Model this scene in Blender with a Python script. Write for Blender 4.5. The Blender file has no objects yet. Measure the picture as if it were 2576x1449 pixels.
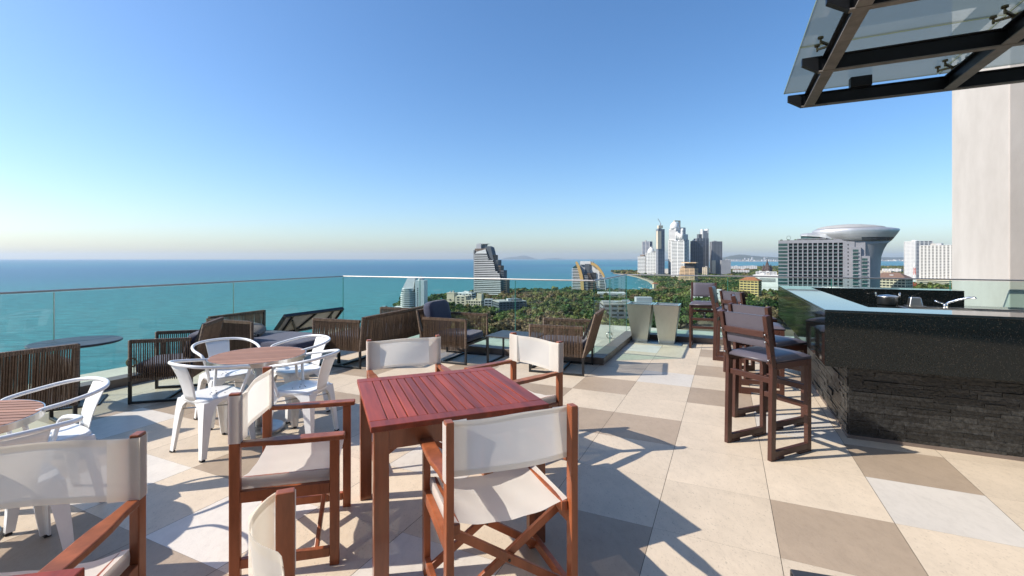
import bpy, bmesh, math, random
import numpy as np
from mathutils import Vector, Matrix
R = math.radians
random.seed(7); rng = np.random.default_rng(7)
sc = bpy.context.scene
col = sc.collection
H, F, CX, HZ = 1.53, 1165.0, 1288.0, 650.0      # eye height; focal length and horizon of the 2576 px wide study
TH = R(24.79)                                   # the terrace's tile grid is turned this far to the right of the view
BD = (math.cos(TH), -math.sin(TH)); AD = (math.sin(TH), math.cos(TH))
def W(b, a, z=0.0): return Vector((BD[0]*b + AD[0]*a, BD[1]*b + AD[1]*a, z))
GR = -TH                                        # rotation of things square to the terrace grid

# ---------------------------------------------------------------- meshes
class MB:
    def __init__(s): s.v = []; s.f = []; s.mi = []; s.m = 0
    def add(s, vs, fs):
        o = len(s.v); s.v += [tuple(p) for p in vs]; s.f += [tuple(i+o for i in f) for f in fs]; s.mi += [s.m]*len(fs); return s
    def box(s, x0, x1, y0, y1, z0, z1, T=None):
        vs = [Vector(p) for p in ((x0,y0,z0),(x1,y0,z0),(x1,y1,z0),(x0,y1,z0),(x0,y0,z1),(x1,y0,z1),(x1,y1,z1),(x0,y1,z1))]
        if T: vs = [T @ p for p in vs]
        return s.add(vs, [(0,3,2,1),(4,5,6,7),(0,1,5,4),(1,2,6,5),(2,3,7,6),(3,0,4,7)])
    def bar(s, p, q, w, h, up=(0,0,1), w2=None, h2=None):      # w across, h along 'up'
        p, q, up = Vector(p), Vector(q), Vector(up); d = (q-p).normalized()
        x = d.cross(up)
        if x.length < 1e-4: x = d.cross(Vector((0,1,0)))
        x.normalize(); u = x.cross(d)
        w2 = w if w2 is None else w2; h2 = h if h2 is None else h2
        vs = []
        for c, ww, hh in ((p,w,h),(q,w2,h2)):
            vs += [c-x*ww/2-u*hh/2, c+x*ww/2-u*hh/2, c+x*ww/2+u*hh/2, c-x*ww/2+u*hh/2]
        return s.add(vs, [(3,2,1,0),(4,5,6,7),(0,1,5,4),(1,2,6,5),(2,3,7,6),(3,0,4,7)])
    def tube(s, pts, r, n=8, closed=False, up=(0,0,1), flat=1.0):
        P = [Vector(p) for p in pts]; N = len(P); vs = []; rr = r if isinstance(r, (list, tuple)) else [r]*N
        x = None
        for i in range(N):
            a = P[i-1] if (i or closed) else P[i]; b = P[(i+1) % N] if (i < N-1 or closed) else P[i]
            d = (b-a).normalized()
            if x is None:
                x = d.cross(Vector(up))
                if x.length < 1e-3: x = d.cross(Vector((0,1,0)))
            else: x = x - d*x.dot(d)
            x.normalize(); y = d.cross(x)
            for k in range(n):
                t = 2*math.pi*(k+.5)/n; vs.append(P[i] + x*math.cos(t)*rr[i] + y*math.sin(t)*rr[i]*flat)
        fs = []
        for i in range(N if closed else N-1):
            j = (i+1) % N
            for k in range(n): fs.append((i*n+k, i*n+(k+1)%n, j*n+(k+1)%n, j*n+k))
        if not closed: fs += [tuple(range(n))[::-1], tuple((N-1)*n+k for k in range(n))]
        return s.add(vs, fs)
    def lathe(s, prof, n=32, c=(0,0,0), cap=True):
        vs = []; fs = []
        for r, z in prof:
            for k in range(n):
                t = 2*math.pi*k/n; vs.append((c[0]+r*math.cos(t), c[1]+r*math.sin(t), c[2]+z))
        m = len(prof)
        for i in range(m-1):
            for k in range(n): fs.append((i*n+k, i*n+(k+1)%n, (i+1)*n+(k+1)%n, (i+1)*n+k))
        if cap: fs += [tuple(range(n))[::-1], tuple((m-1)*n+k for k in range(n))]
        return s.add(vs, fs)
    def prism(s, poly, z0, z1, T=None):
        n = len(poly); vs = [Vector((x,y,z0)) for x,y in poly] + [Vector((x,y,z1)) for x,y in poly]
        if T: vs = [T @ p for p in vs]
        return s.add(vs, [tuple(range(n))[::-1], tuple(range(n,2*n))] + [(i,(i+1)%n,n+(i+1)%n,n+i) for i in range(n)])
    def loft(s, rings, caps=True):
        n = len(rings[0]); vs = [p for r in rings for p in r]; fs = []
        for i in range(len(rings)-1):
            for k in range(n): fs.append((i*n+k, i*n+(k+1)%n, (i+1)*n+(k+1)%n, (i+1)*n+k))
        if caps: fs += [tuple(range(n))[::-1], tuple((len(rings)-1)*n+k for k in range(n))]
        return s.add(vs, fs)
    def grid(s, fn, nu, nv):
        vs = [fn(i/nu, j/nv) for j in range(nv+1) for i in range(nu+1)]
        return s.add(vs, [(j*(nu+1)+i, j*(nu+1)+i+1, (j+1)*(nu+1)+i+1, (j+1)*(nu+1)+i) for j in range(nv) for i in range(nu)])
    def puff(s, c, sx, sy, sz, p=4.0, T=None, n=20, m=10):      # superellipsoid cushion
        def se(t, e): return math.copysign(abs(t)**e, t)
        e = 2/p; vs = []
        for j in range(m+1):
            ph = -math.pi/2 + math.pi*j/m
            for i in range(n):
                th = 2*math.pi*(i+.5)/n
                q = Vector((c[0]+sx/2*se(math.cos(ph),e*1.3)*se(math.cos(th),e), c[1]+sy/2*se(math.cos(ph),e*1.3)*se(math.sin(th),e), c[2]+sz/2*se(math.sin(ph),e*1.3)))
                vs.append(T @ q if T else q)
        return s.add(vs, [(j*n+i, j*n+(i+1)%n, (j+1)*n+(i+1)%n, (j+1)*n+i) for j in range(m) for i in range(n)])
    def mesh(s, name):
        me = bpy.data.meshes.new(name); me.from_pydata(s.v, [], s.f); return me
    def build(s, name, mats, parent=None, smooth=False, bevel=0, seg=2, recalc=True, **tags):
        me = s.mesh(name)
        for m in (mats if isinstance(mats, (list, tuple)) else [mats]): me.materials.append(m)
        me.polygons.foreach_set('material_index', s.mi)
        if recalc:
            bm = bmesh.new(); bm.from_mesh(me); bmesh.ops.recalc_face_normals(bm, faces=bm.faces); bm.to_mesh(me); bm.free()
        if smooth: me.polygons.foreach_set('use_smooth', [True]*len(me.polygons))
        me.update()
        o = bpy.data.objects.new(name, me); col.objects.link(o)
        if parent: o.parent = parent
        if bevel:
            b = o.modifiers.new('bevel', 'BEVEL'); b.width = bevel; b.segments = seg; b.limit_method = 'ANGLE'; b.angle_limit = R(40)
        for k, x in tags.items(): o[k] = x
        return o
def empty(name, loc=(0,0,0), rz=0, label=None, cat=None, group=None):
    o = bpy.data.objects.new(name, None); col.objects.link(o); o.location = loc; o.rotation_euler = (0,0,rz)
    o.empty_display_size = .2
    return tag(o, label, cat, group)
def tag(o, label=None, cat=None, group=None, kind=None):
    for k, x in (('label',label),('category',cat),('group',group),('kind',kind)):
        if x: o[k] = x
    return o
def copy_tree(o, parent=None):
    c = o.copy(); col.objects.link(c)
    if parent: c.parent = parent
    for ch in [x for x in o.children]: copy_tree(ch, c)
    return c
def face(fx, fy, fz=0): return math.atan2(-fx, fy)     # turn so that local +Y looks along (fx, fy)

# ---------------------------------------------------------------- materials
def nt(name):
    m = bpy.data.materials.new(name); m.use_nodes = True; t = m.node_tree; t.nodes.clear()
    return m, t.nodes, t.links
def N(ns, typ, **kw):
    n = ns.new('ShaderNode'+typ)
    for k, x in kw.items():
        if k in n.inputs.keys(): n.inputs[k].default_value = x
        else: setattr(n, k, x)
    return n
def rgb(c): return (c[0], c[1], c[2], 1)
def M(name, c, rough=.5, metal=0, var=.12, scale=6, stretch=(1,1,1), bump=0, bscale=None, island=0, spec=.5, coat=0, c2=None, detail=5, sheen=0, space='Object', ior=None):
    m, ns, L = nt(name)
    out = N(ns,'OutputMaterial'); p = N(ns,'BsdfPrincipled', Roughness=rough, Metallic=metal)
    p.inputs['Specular IOR Level'].default_value = spec; p.inputs['Coat Weight'].default_value = coat; p.inputs['Coat Roughness'].default_value = .12
    if ior: p.inputs['IOR'].default_value = ior
    if sheen: p.inputs['Sheen Weight'].default_value = sheen
    tc = N(ns,'TexCoord'); mp = N(ns,'Mapping'); mp.inputs['Scale'].default_value = stretch
    L.new(tc.outputs[space], mp.inputs[0])
    no = N(ns,'TexNoise', Scale=scale, Detail=detail, Roughness=.65); L.new(mp.outputs[0], no.inputs['Vector'])
    mr = N(ns,'MapRange'); mr.inputs[1].default_value=.3; mr.inputs[2].default_value=.7; L.new(no.outputs['Fac'], mr.inputs[0])
    mx = N(ns,'Mix', data_type='RGBA')
    mx.inputs[6].default_value = rgb([max(0,x*(1-var)) for x in c]); mx.inputs[7].default_value = rgb(c2 or [min(1,x*(1+var)) for x in c])
    L.new(mr.outputs[0], mx.inputs[0]); src = mx.outputs[2]
    if island:
        g = N(ns,'NewGeometry'); mr2 = N(ns,'MapRange'); mr2.inputs[3].default_value = 1-island; mr2.inputs[4].default_value = 1+island
        L.new(g.outputs['Random Per Island'], mr2.inputs[0])
        hs = N(ns,'HueSaturation'); L.new(mr2.outputs[0], hs.inputs['Value']); L.new(src, hs.inputs['Color']); src = hs.outputs[0]
    L.new(src, p.inputs['Base Color'])
    if bump:
        nb = N(ns,'TexNoise', Scale=bscale or scale*4, Detail=4); L.new(mp.outputs[0], nb.inputs['Vector'])
        b = N(ns,'Bump', Strength=bump, Distance=.01); L.new(nb.outputs['Fac'], b.inputs['Height']); L.new(b.outputs[0], p.inputs['Normal'])
    L.new(p.outputs[0], out.inputs[0])
    return m
def glassmat(name, tint, refl=.9, rough=.0, base_refl=0.0):
    m, ns, L = nt(name)
    out = N(ns,'OutputMaterial'); t = N(ns,'BsdfTransparent', Color=rgb(tint)); g = N(ns,'BsdfGlossy', Roughness=rough, Color=(refl,refl,refl,1))
    fr = N(ns,'Fresnel', IOR=1.45); mx = N(ns,'MixShader')
    ma = N(ns,'Math', operation='ADD', use_clamp=True); ma.inputs[1].default_value = base_refl
    ge = N(ns,'NewGeometry'); fr_ = N(ns,'Math', operation='SUBTRACT'); fr_.inputs[0].default_value = 1; L.new(ge.outputs['Backfacing'], fr_.inputs[1])
    mf = N(ns,'Math', operation='MULTIPLY'); L.new(fr.outputs[0], ma.inputs[0]); L.new(ma.outputs[0], mf.inputs[0]); L.new(fr_.outputs[0], mf.inputs[1]); L.new(mf.outputs[0], mx.inputs[0]); L.new(t.outputs[0], mx.inputs[1]); L.new(g.outputs[0], mx.inputs[2]); L.new(mx.outputs[0], out.inputs[0])
    return m
def canvasmat(name, c, thru=.14, trans=.4):
    m, ns, L = nt(name)
    out = N(ns,'OutputMaterial'); d = N(ns,'BsdfDiffuse'); tr = N(ns,'BsdfTranslucent'); tp = N(ns,'BsdfTransparent')
    tc = N(ns,'TexCoord'); no = N(ns,'TexNoise', Scale=5, Detail=6); L.new(tc.outputs['Object'], no.inputs['Vector'])
    mx = N(ns,'Mix', data_type='RGBA'); mx.inputs[6].default_value = rgb([x*.93 for x in c]); mx.inputs[7].default_value = rgb([min(1,x*1.04) for x in c])
    L.new(no.outputs['Fac'], mx.inputs[0]); L.new(mx.outputs[2], d.inputs[0])
    hs = N(ns,'HueSaturation', Saturation=1.15, Value=1.02); L.new(mx.outputs[2], hs.inputs['Color']); L.new(hs.outputs[0], tr.inputs[0])
    wv = N(ns,'TexNoise', Scale=260, Detail=2); L.new(tc.outputs['Object'], wv.inputs['Vector'])
    bp = N(ns,'Bump', Strength=.25, Distance=.002); L.new(wv.outputs['Fac'], bp.inputs['Height']); L.new(bp.outputs[0], d.inputs['Normal'])
    a = N(ns,'MixShader'); a.inputs[0].default_value = trans; L.new(d.outputs[0], a.inputs[1]); L.new(tr.outputs[0], a.inputs[2])
    b = N(ns,'MixShader'); b.inputs[0].default_value = thru; L.new(a.outputs[0], b.inputs[1]); L.new(tp.outputs[0], b.inputs[2])
    L.new(b.outputs[0], out.inputs[0])
    return m
def stonemat(name, c, rough, fleck=.35, stain=.13):
    m, ns, L = nt(name); out = N(ns,'OutputMaterial'); p = N(ns,'BsdfPrincipled', Roughness=rough); p.inputs['Specular IOR Level'].default_value = .4
    tc = N(ns,'TexCoord'); g = N(ns,'NewGeometry'); src = None
    def layer(prev, scale, stretch, lo, hi, dark, detail=6, rgh=.6):
        mp = N(ns,'Mapping'); mp.inputs['Scale'].default_value = stretch; mp.inputs['Rotation'].default_value = (0,0,.55); L.new(tc.outputs['Object'], mp.inputs[0])
        ad = N(ns,'VectorMath', operation='ADD'); sc_ = N(ns,'VectorMath', operation='SCALE'); sc_.inputs['Scale'].default_value = 7; cb = N(ns,'CombineXYZ'); L.new(g.outputs['Random Per Island'], cb.inputs[0]); L.new(g.outputs['Random Per Island'], cb.inputs[2]); L.new(cb.outputs[0], sc_.inputs[0]); L.new(mp.outputs[0], ad.inputs[0]); L.new(sc_.outputs[0], ad.inputs[1])
        no = N(ns,'TexNoise', Scale=scale, Detail=detail, Roughness=rgh); L.new(ad.outputs[0], no.inputs['Vector'])
        mr = N(ns,'MapRange'); mr.inputs[1].default_value = lo; mr.inputs[2].default_value = hi; mr.inputs[3].default_value = 1; mr.inputs[4].default_value = 1-dark; L.new(no.outputs['Fac'], mr.inputs[0])
        mx = N(ns,'Mix', data_type='RGBA', blend_type='MULTIPLY'); mx.inputs[0].default_value = 1; L.new(mr.outputs[0], mx.inputs[7])
        if prev is None: mx.inputs[6].default_value = rgb(c)
        else: L.new(prev, mx.inputs[6])
        return mx.outputs[2]
    src = layer(None, 2.2, (1,1,1), .35, .72, stain); src = layer(src, 26, (1,.5,1), .45, .75, .10); src = layer(src, 110, (1,.45,1), .60, .72, fleck, 3)
    src = layer(src, .7, (1,1,1), .45, .7, .12)
    mr = N(ns,'MapRange'); mr.inputs[3].default_value = .93; mr.inputs[4].default_value = 1.06; L.new(g.outputs['Random Per Island'], mr.inputs[0]); hs = N(ns,'HueSaturation'); L.new(mr.outputs[0], hs.inputs['Value']); L.new(src, hs.inputs['Color']); L.new(hs.outputs[0], p.inputs['Base Color'])
    nb = N(ns,'TexNoise', Scale=85, Detail=4); L.new(tc.outputs['Object'], nb.inputs['Vector']); bp = N(ns,'Bump', Strength=.15, Distance=.008); L.new(nb.outputs['Fac'], bp.inputs['Height']); L.new(bp.outputs[0], p.inputs['Normal'])
    L.new(p.outputs[0], out.inputs[0]); return m
m_beige = stonemat('beige stone tile', (.635,.53,.405), .5); m_tan = stonemat('tan stone tile', (.405,.315,.23), .5, .2); m_white_t = stonemat('white stone tile', (.64,.59,.525), .42, .12, .06)
m_grout = M('dark grout', (.09,.075,.06), .9)
m_kerb = M('brown kerb tile', (.16,.125,.105), .5, var=.2, scale=3, bump=.1)
m_ledge = M('pale ledge render', (.50,.46,.38), .8, var=.15, scale=2, bump=.2)
m_glass = glassmat('green tinted rail glass', (.87,.955,.935))
m_gedge = M('green glass edge', (.05,.22,.18), .1, var=.05)
m_steel = M('brushed steel', (.62,.61,.58), .32, 1, var=.06, scale=3, stretch=(1,1,14))
m_rail = M('dull steel rail', (.42,.40,.38), .42, .9, var=.1, scale=3)
m_plant = M('brushed planter steel', (.50,.47,.42), .36, 1, var=.14, scale=2.2, stretch=(1,1,.6))
m_chrome = M('polished steel', (.75,.75,.75), .08, 1, var=.03)
m_galv = M('galvanised plate', (.40,.41,.42), .35, 1, var=.12, scale=5)
m_wood = M('orange brown hardwood', (.27,.077,.028), .42, var=.42, scale=9, stretch=(1,1,.25), spec=.4, coat=.15, island=.06)
m_woodr = M('red mahogany stain', (.21,.034,.012), .38, var=.5, scale=14, stretch=(1,.08,1), coat=.06, island=.28, bump=.05, spec=.35, bscale=60)
m_woodl = M('brown mahogany leg', (.20,.055,.018), .28, var=.4, scale=10, stretch=(1,1,.15), coat=.3, bump=.04)
m_teak = M('weathered teak slat', (.36,.185,.115), .55, var=.22, scale=12, stretch=(.06,1,1), island=.14)
m_canvas = canvasmat('cream canvas', (.86,.82,.755), thru=.06, trans=.52)
m_canvas_w = canvasmat('thin cream canvas', (.85,.79,.69), thru=.14, trans=.5)
m_wmetal = M('white painted steel', (.78,.78,.775), .3, var=.04, scale=4, coat=.2)
m_wworn = M('white painted steel with worn edges', (.76,.76,.755), .35, var=.06, scale=5, coat=.1)
m_rubber = M('black rubber', (.012,.012,.012), .7)
m_black = M('black painted steel', (.012,.013,.015), .4, var=.2)
m_strand = M('brown synthetic cane', (.13,.085,.055), .5, var=.3, scale=40, island=.26)
m_strandd = M('dark brown cane wrap', (.05,.035,.026), .5, var=.3, scale=40, island=.4)
m_navy = M('navy canvas cushion', (.022,.027,.058), .85, var=.15, scale=5, bump=.25, bscale=300, sheen=.3)
m_slatetop = M('black laminate top', (.035,.037,.042), .42, var=.25, scale=4)
m_vinyl = M('grey mauve vinyl', (.092,.082,.100), .38, var=.08, scale=4, bump=.05, bscale=60)
m_brown = M('brown painted steel', (.058,.022,.015), .35, var=.18, scale=12, bump=.03)
m_plaster = M('pale pink plaster', (.485,.435,.39), .85, var=.10, scale=1.1, stretch=(1,1,.6), bump=.3, bscale=4, detail=10, c2=(.55,.50,.455))
m_beam = M('black steel beam', (.005,.0055,.007), .42, var=.3, scale=5, bump=.05, spec=.3)
m_under = M('grey beige beam underside', (.16,.14,.125), .6, var=.25, scale=8)  # bottom flanges are grey beige, lighter than the black beam
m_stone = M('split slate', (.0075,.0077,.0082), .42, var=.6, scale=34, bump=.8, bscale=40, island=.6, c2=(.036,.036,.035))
m_cgold = M('bronze fitting', (.14,.11,.06), .35, .8)
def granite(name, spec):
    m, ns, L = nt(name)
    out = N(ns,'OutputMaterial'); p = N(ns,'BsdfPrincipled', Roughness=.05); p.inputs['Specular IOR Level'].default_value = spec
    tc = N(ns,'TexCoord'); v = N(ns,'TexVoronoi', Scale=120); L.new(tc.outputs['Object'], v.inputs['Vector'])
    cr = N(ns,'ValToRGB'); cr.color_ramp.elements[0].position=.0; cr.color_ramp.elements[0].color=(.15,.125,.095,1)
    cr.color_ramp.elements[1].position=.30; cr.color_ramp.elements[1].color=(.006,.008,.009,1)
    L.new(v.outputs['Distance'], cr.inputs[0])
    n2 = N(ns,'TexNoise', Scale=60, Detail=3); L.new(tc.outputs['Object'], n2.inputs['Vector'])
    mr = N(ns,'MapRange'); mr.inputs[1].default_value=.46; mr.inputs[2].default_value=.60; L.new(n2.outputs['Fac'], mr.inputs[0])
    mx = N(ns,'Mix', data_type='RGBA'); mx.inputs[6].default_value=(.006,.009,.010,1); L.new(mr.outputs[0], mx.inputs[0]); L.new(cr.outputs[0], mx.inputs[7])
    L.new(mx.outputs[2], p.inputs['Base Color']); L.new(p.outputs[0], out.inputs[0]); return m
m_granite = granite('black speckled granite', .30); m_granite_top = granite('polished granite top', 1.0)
# ---------------------------------------------------------------- light, sky, camera
S = Vector((-1.165, -.165, 1.0))
EL = math.asin(S.normalized().z); AZ = math.atan2(S.x, S.y)
w = bpy.data.worlds.new('World'); sc.world = w; w.use_nodes = True
ns, L = w.node_tree.nodes, w.node_tree.links; ns.clear()
sky = ns.new('ShaderNodeTexSky'); sky.sky_type = 'NISHITA'; sky.sun_disc = False
sky.sun_elevation = EL; sky.sun_rotation = AZ; sky.altitude = 80; sky.air_density = 1.0; sky.dust_density = 1.2; sky.ozone_density = 4.5
bg = ns.new('ShaderNodeBackground'); bg.inputs[1].default_value = .10
wo = ns.new('ShaderNodeOutputWorld'); hsv = ns.new('ShaderNodeHueSaturation'); hsv.inputs['Saturation'].default_value = 1.15; L.new(sky.outputs[0], hsv.inputs['Color']); L.new(hsv.outputs[0], bg.inputs[0]); L.new(bg.outputs[0], wo.inputs[0])
sl = bpy.data.lights.new('sun', 'SUN'); sl.energy = 3.2; sl.angle = R(.5); sl.color = (1, .925, .82)
so = bpy.data.objects.new('sun', sl); col.objects.link(so); so.rotation_euler = S.to_track_quat('Z','Y').to_euler()
cam = bpy.data.cameras.new('camera'); co = bpy.data.objects.new('camera', cam); col.objects.link(co)
co.location = (0,0,H); co.rotation_euler = (R(90),0,0); cam.sensor_width = 36; cam.lens = 36*F/2576
cam.shift_y = -(724.5-HZ)/2576; cam.clip_start = .05; cam.clip_end = 200000
sc.camera = co
sc.view_settings.view_transform = 'Standard'; sc.view_settings.look = 'None'; sc.view_settings.exposure = 1.0; sc.view_settings.gamma = 1
sc.cycles.max_bounces = 8; sc.cycles.transparent_max_bounces = 24; sc.cycles.volume_bounces = 0
sc.cycles.caustics_reflective = False; sc.cycles.caustics_refractive = False

# ---------------------------------------------------------------- terrace floor (setting)
TS = .632; B0, A0 = .254, 1.46
GL_L, GL_C, GL_S, GL_F = -6.72, 6.76, -1.78, 9.23       # glass lines: left, back, step, far
KIND = {}
for k in ((-2,7),(-3,10),(0,5),(1,3),(-7,0),(-5,0),(-9,1),(-4,2),(-3,0),(-7,7),(-10,4),(-6,4),(-8,-2),(3,0),(2,7)): KIND[k] = 2
for k in ((-1,6),(-1,8),(-1,10),(-2,4),(-3,6),(-2,1),(0,2),(1,4),(-6,-1),(-6,1),(-5,-1),(-8,2),(-9,2),(-10,1),(-4,5),(-9,4),(-6,6),(2,0),(3,2),(-7,3),(-8,0),(-3,4),(0,8),(-5,3),(-10,6),(-4,-1),(-8,5)): KIND[k] = 1
fl = MB(); fixed = {(-3,9),(-2,10),(2,4),(1,2),(0,3),(-4,1),(-5,7),(-8,1)}
for i in range(-11, 9):
    for j in range(-7, 13):
        b0, a0 = B0+i*TS, A0+j*TS; b1, a1 = b0+TS, a0+TS
        b0 = max(b0, GL_L+.1); a1 = min(a1, GL_F-.1 if b0 > GL_S-.3 else GL_C-.1)
        if b1 <= b0 or a1 <= a0: continue
        g, ga = .0015, .0005; k = KIND.get((i,j), 0)
        fl.m = k
        fl.add([W(b0+g,a0+ga), W(b1-g,a0+ga), W(b1-g,a1-ga), W(b0+g,a1-ga)], [(0,1,2,3)])
fl.m = 3
fl.add([W(GL_L,-4,-.003), W(6,-4,-.003), W(6,GL_F,-.003), W(GL_S,GL_F,-.003), W(GL_S,GL_C,-.003), W(GL_L,GL_C,-.003)], [(0,1,2,3,4,5)])
tag(fl.build('terrace_floor', [m_beige, m_tan, m_white_t, m_grout], recalc=False), kind='structure')
KZ = .10
ld = MB()   # slab edge and ledge outside the glass
for b0,b1,a0,a1 in ((GL_L-.55,GL_L-.02,-6,GL_C+.55),(GL_L-.02,GL_S-.75,GL_C+.02,GL_C+.75),(GL_S-.75,GL_S-.02,GL_C+.02,GL_F+.75),(GL_S-.02,12,GL_F+.02,GL_F+.75)):
    p = [W(b0,a0),W(b1,a0),W(b1,a1),W(b0,a1)]; ld.prism([(q.x,q.y) for q in p], -.6, KZ-.012)
tag(ld.build('outer_ledge', m_ledge, bevel=.01), kind='structure')
# kerbs under the glass: one per straight run
def kerb(pts, label):
    b = MB()
    q = [W(*p) for p in pts]; b.prism([(p.x,p.y) for p in q], -.002, KZ)
    o = b.build('glass_kerb', m_kerb, bevel=.006); tag(o, label, 'kerb', 'tiled kerbs under the glass railing'); return o
e = .19
kerb([(GL_L-.018,-6),(GL_L+e,-6),(GL_L+e,GL_C-e),(GL_L-.018,GL_C-e)], 'brown tiled kerb along the seaward left side behind the wicker chairs')
kerb([(GL_L-.018,GL_C-e+.002),(GL_S+e,GL_C-e+.002),(GL_S+e,GL_C+.018),(GL_L-.018,GL_C+.018)], 'brown tiled kerb behind the wicker sofa and navy cushioned armchair')
kerb([(GL_S-.018,GL_C+.02),(GL_S+e,GL_C+.02),(GL_S+e,GL_F-.24),(GL_S-.018,GL_F-.24)], 'short brown kerb stepping back beside the steel planters')
kerb([(GL_S-.018,GL_F-.238),(8,GL_F-.238),(8,GL_F+.018),(GL_S-.018,GL_F+.018)], 'brown tiled kerb running behind the steel planters and bar')
# glass panes and rails
def run(p0, p1, z0, z1, joints, label, glabel):
    t = empty('glass_railing', W(p0[0],p0[1],0), GR if abs(p1[1]-p0[1]) < .5 else GR+R(90), label, 'railing', 'glass railings round the terrace')
    v = W(*p1)-W(*p0); Ln = v.length; J = [0]+list(joints)+[1]
    ang = math.atan2(v.y, v.x); t.rotation_euler.z = ang
    for a, b in zip(J[:-1], J[1:]):
        m = MB(); x0, x1 = a*Ln+.004, b*Ln-.004
        za, zb = z0+(z1-z0)*a, z0+(z1-z0)*b
        m.loft([[(x0,-.006,KZ-.01),(x0,.006,KZ-.01),(x0,.006,za-.03),(x0,-.006,za-.03)],[(x1,-.006,KZ-.01),(x1,.006,KZ-.01),(x1,.006,zb-.03),(x1,-.006,zb-.03)]])
        m.mi = [0]*4+[1,1]; m.build('glass_pane', [m_glass, m_gedge], t)
    m = MB(); m.bar((0,0,z0-.012),(Ln,0,z1-.012),.036,.022); m.build('top_rail', m_rail, t, bevel=.008)
    for a in joints:
        m = MB(); z = z0+(z1-z0)*a; m.box(a*Ln-.0035,a*Ln+.0035,-.0075,.0075,KZ,z-.03); m.build('joint_strip', m_gedge if abs(p1[1]-p0[1])<.5 else m_steel, t)
    return t
run((GL_L,-3.0),(GL_L,GL_C), 1.175, 1.197, (.335,.565,.775), 'glass railing with steel top rail along the seaward left side', '')
run((GL_L,GL_C),(GL_S,GL_C), 1.197, 1.21, (.365,.74), 'glass railing across the back in front of the striped tower', '')
run((GL_S,GL_C),(GL_S,GL_F), 1.21, 1.222, (.42,), 'short glass railing stepping back beside the steel planters', '')
run((GL_S,GL_F),(8,GL_F), 1.222, 1.222, (.185,.345,.5,.7), 'long glass railing behind the planters and bar', '')
for (x,y),lb in (((1.751,8.33),'steel anchor ring on the ledge outside the short glass railing'),((-5.05,6.15),'steel anchor ring on the ledge beyond the left railing')):
    m = MB(); m.tube([(math.cos(t*math.pi/8)*.055,0,.062+math.sin(t*math.pi/8)*.055) for t in range(16)], .011, 8, True); m.box(-.03,.03,-.02,.02,0,.014)
    o = m.build('anchor_ring', m_cgold if y<7 else m_steel, smooth=True); o.location = (x,y,KZ-.014); o.rotation_euler.z = .4; tag(o, lb, 'ring', 'anchor rings on the ledge')
# ---------------------------------------------------------------- square mahogany tables
def square_table(loc, rz, w, d, h, label):
    t = empty('square_table', loc, rz, label, 'table', 'square mahogany tables'); fr = .085
    m = MB(); 
    for a,b,c2,e in ((-w/2,w/2,-d/2,-d/2+fr),(-w/2,w/2,d/2-fr,d/2),(-w/2,-w/2+fr,-d/2+fr+.001,d/2-fr-.001),(w/2-fr,w/2,-d/2+fr+.001,d/2-fr-.001)):
        m.box(a,b,c2,e,h-.028,h)
    m.build('top_frame', m_woodr, t, bevel=.004)
    n = 15; m = MB(); x0 = -w/2+fr+.004; pw = (w-2*fr-.008+.006)/n
    for i in range(n): m.box(x0+i*pw, x0+(i+1)*pw-.006, -d/2+fr+.001, d/2-fr-.001, h-.026, h-.001)
    m.build('slatted_panel', m_woodr, t, bevel=.002, seg=1)
    for a,b,c2,e in ((-w/2+.05,w/2-.05,-d/2+.03,-d/2+.055),(-w/2+.05,w/2-.05,d/2-.055,d/2-.03),(-w/2+.03,-w/2+.055,-d/2+.06,d/2-.06),(w/2-.055,w/2-.03,-d/2+.06,d/2-.06)):
        q = MB(); q.box(a,b,c2,e,h-.125,h-.029); q.build('apron', m_woodl, t, bevel=.003)
    for sx in (-1,1):
        for sy in (-1,1):
            q = MB(); cx, cy = sx*(w/2-.05), sy*(d/2-.05); q.box(cx-.035,cx+.035,cy-.035,cy+.035,0,h-.0285); q.build('leg', m_woodl, t, bevel=.004)
    return t
c = Vector(((-1.003-.135+.193-.656)/4, (2.984+3.34+2.484+2.14)/4, 0))
TZ = math.atan2(.353, .862)
square_table(c, TZ, .92, .925, .75, 'square mahogany table with slatted red brown top among four canvas chairs')
t2 = Vector((-1.08,1.173,0)) ; ang2 = math.atan2(.2,.98)
ux, uy = Vector((math.cos(ang2),math.sin(ang2),0)), Vector((-math.sin(ang2),math.cos(ang2),0))
square_table(t2 - ux*.46 - uy*.4625, ang2, .92, .925, .75, 'square mahogany table of which only a red corner shows at the lower left edge')

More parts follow.
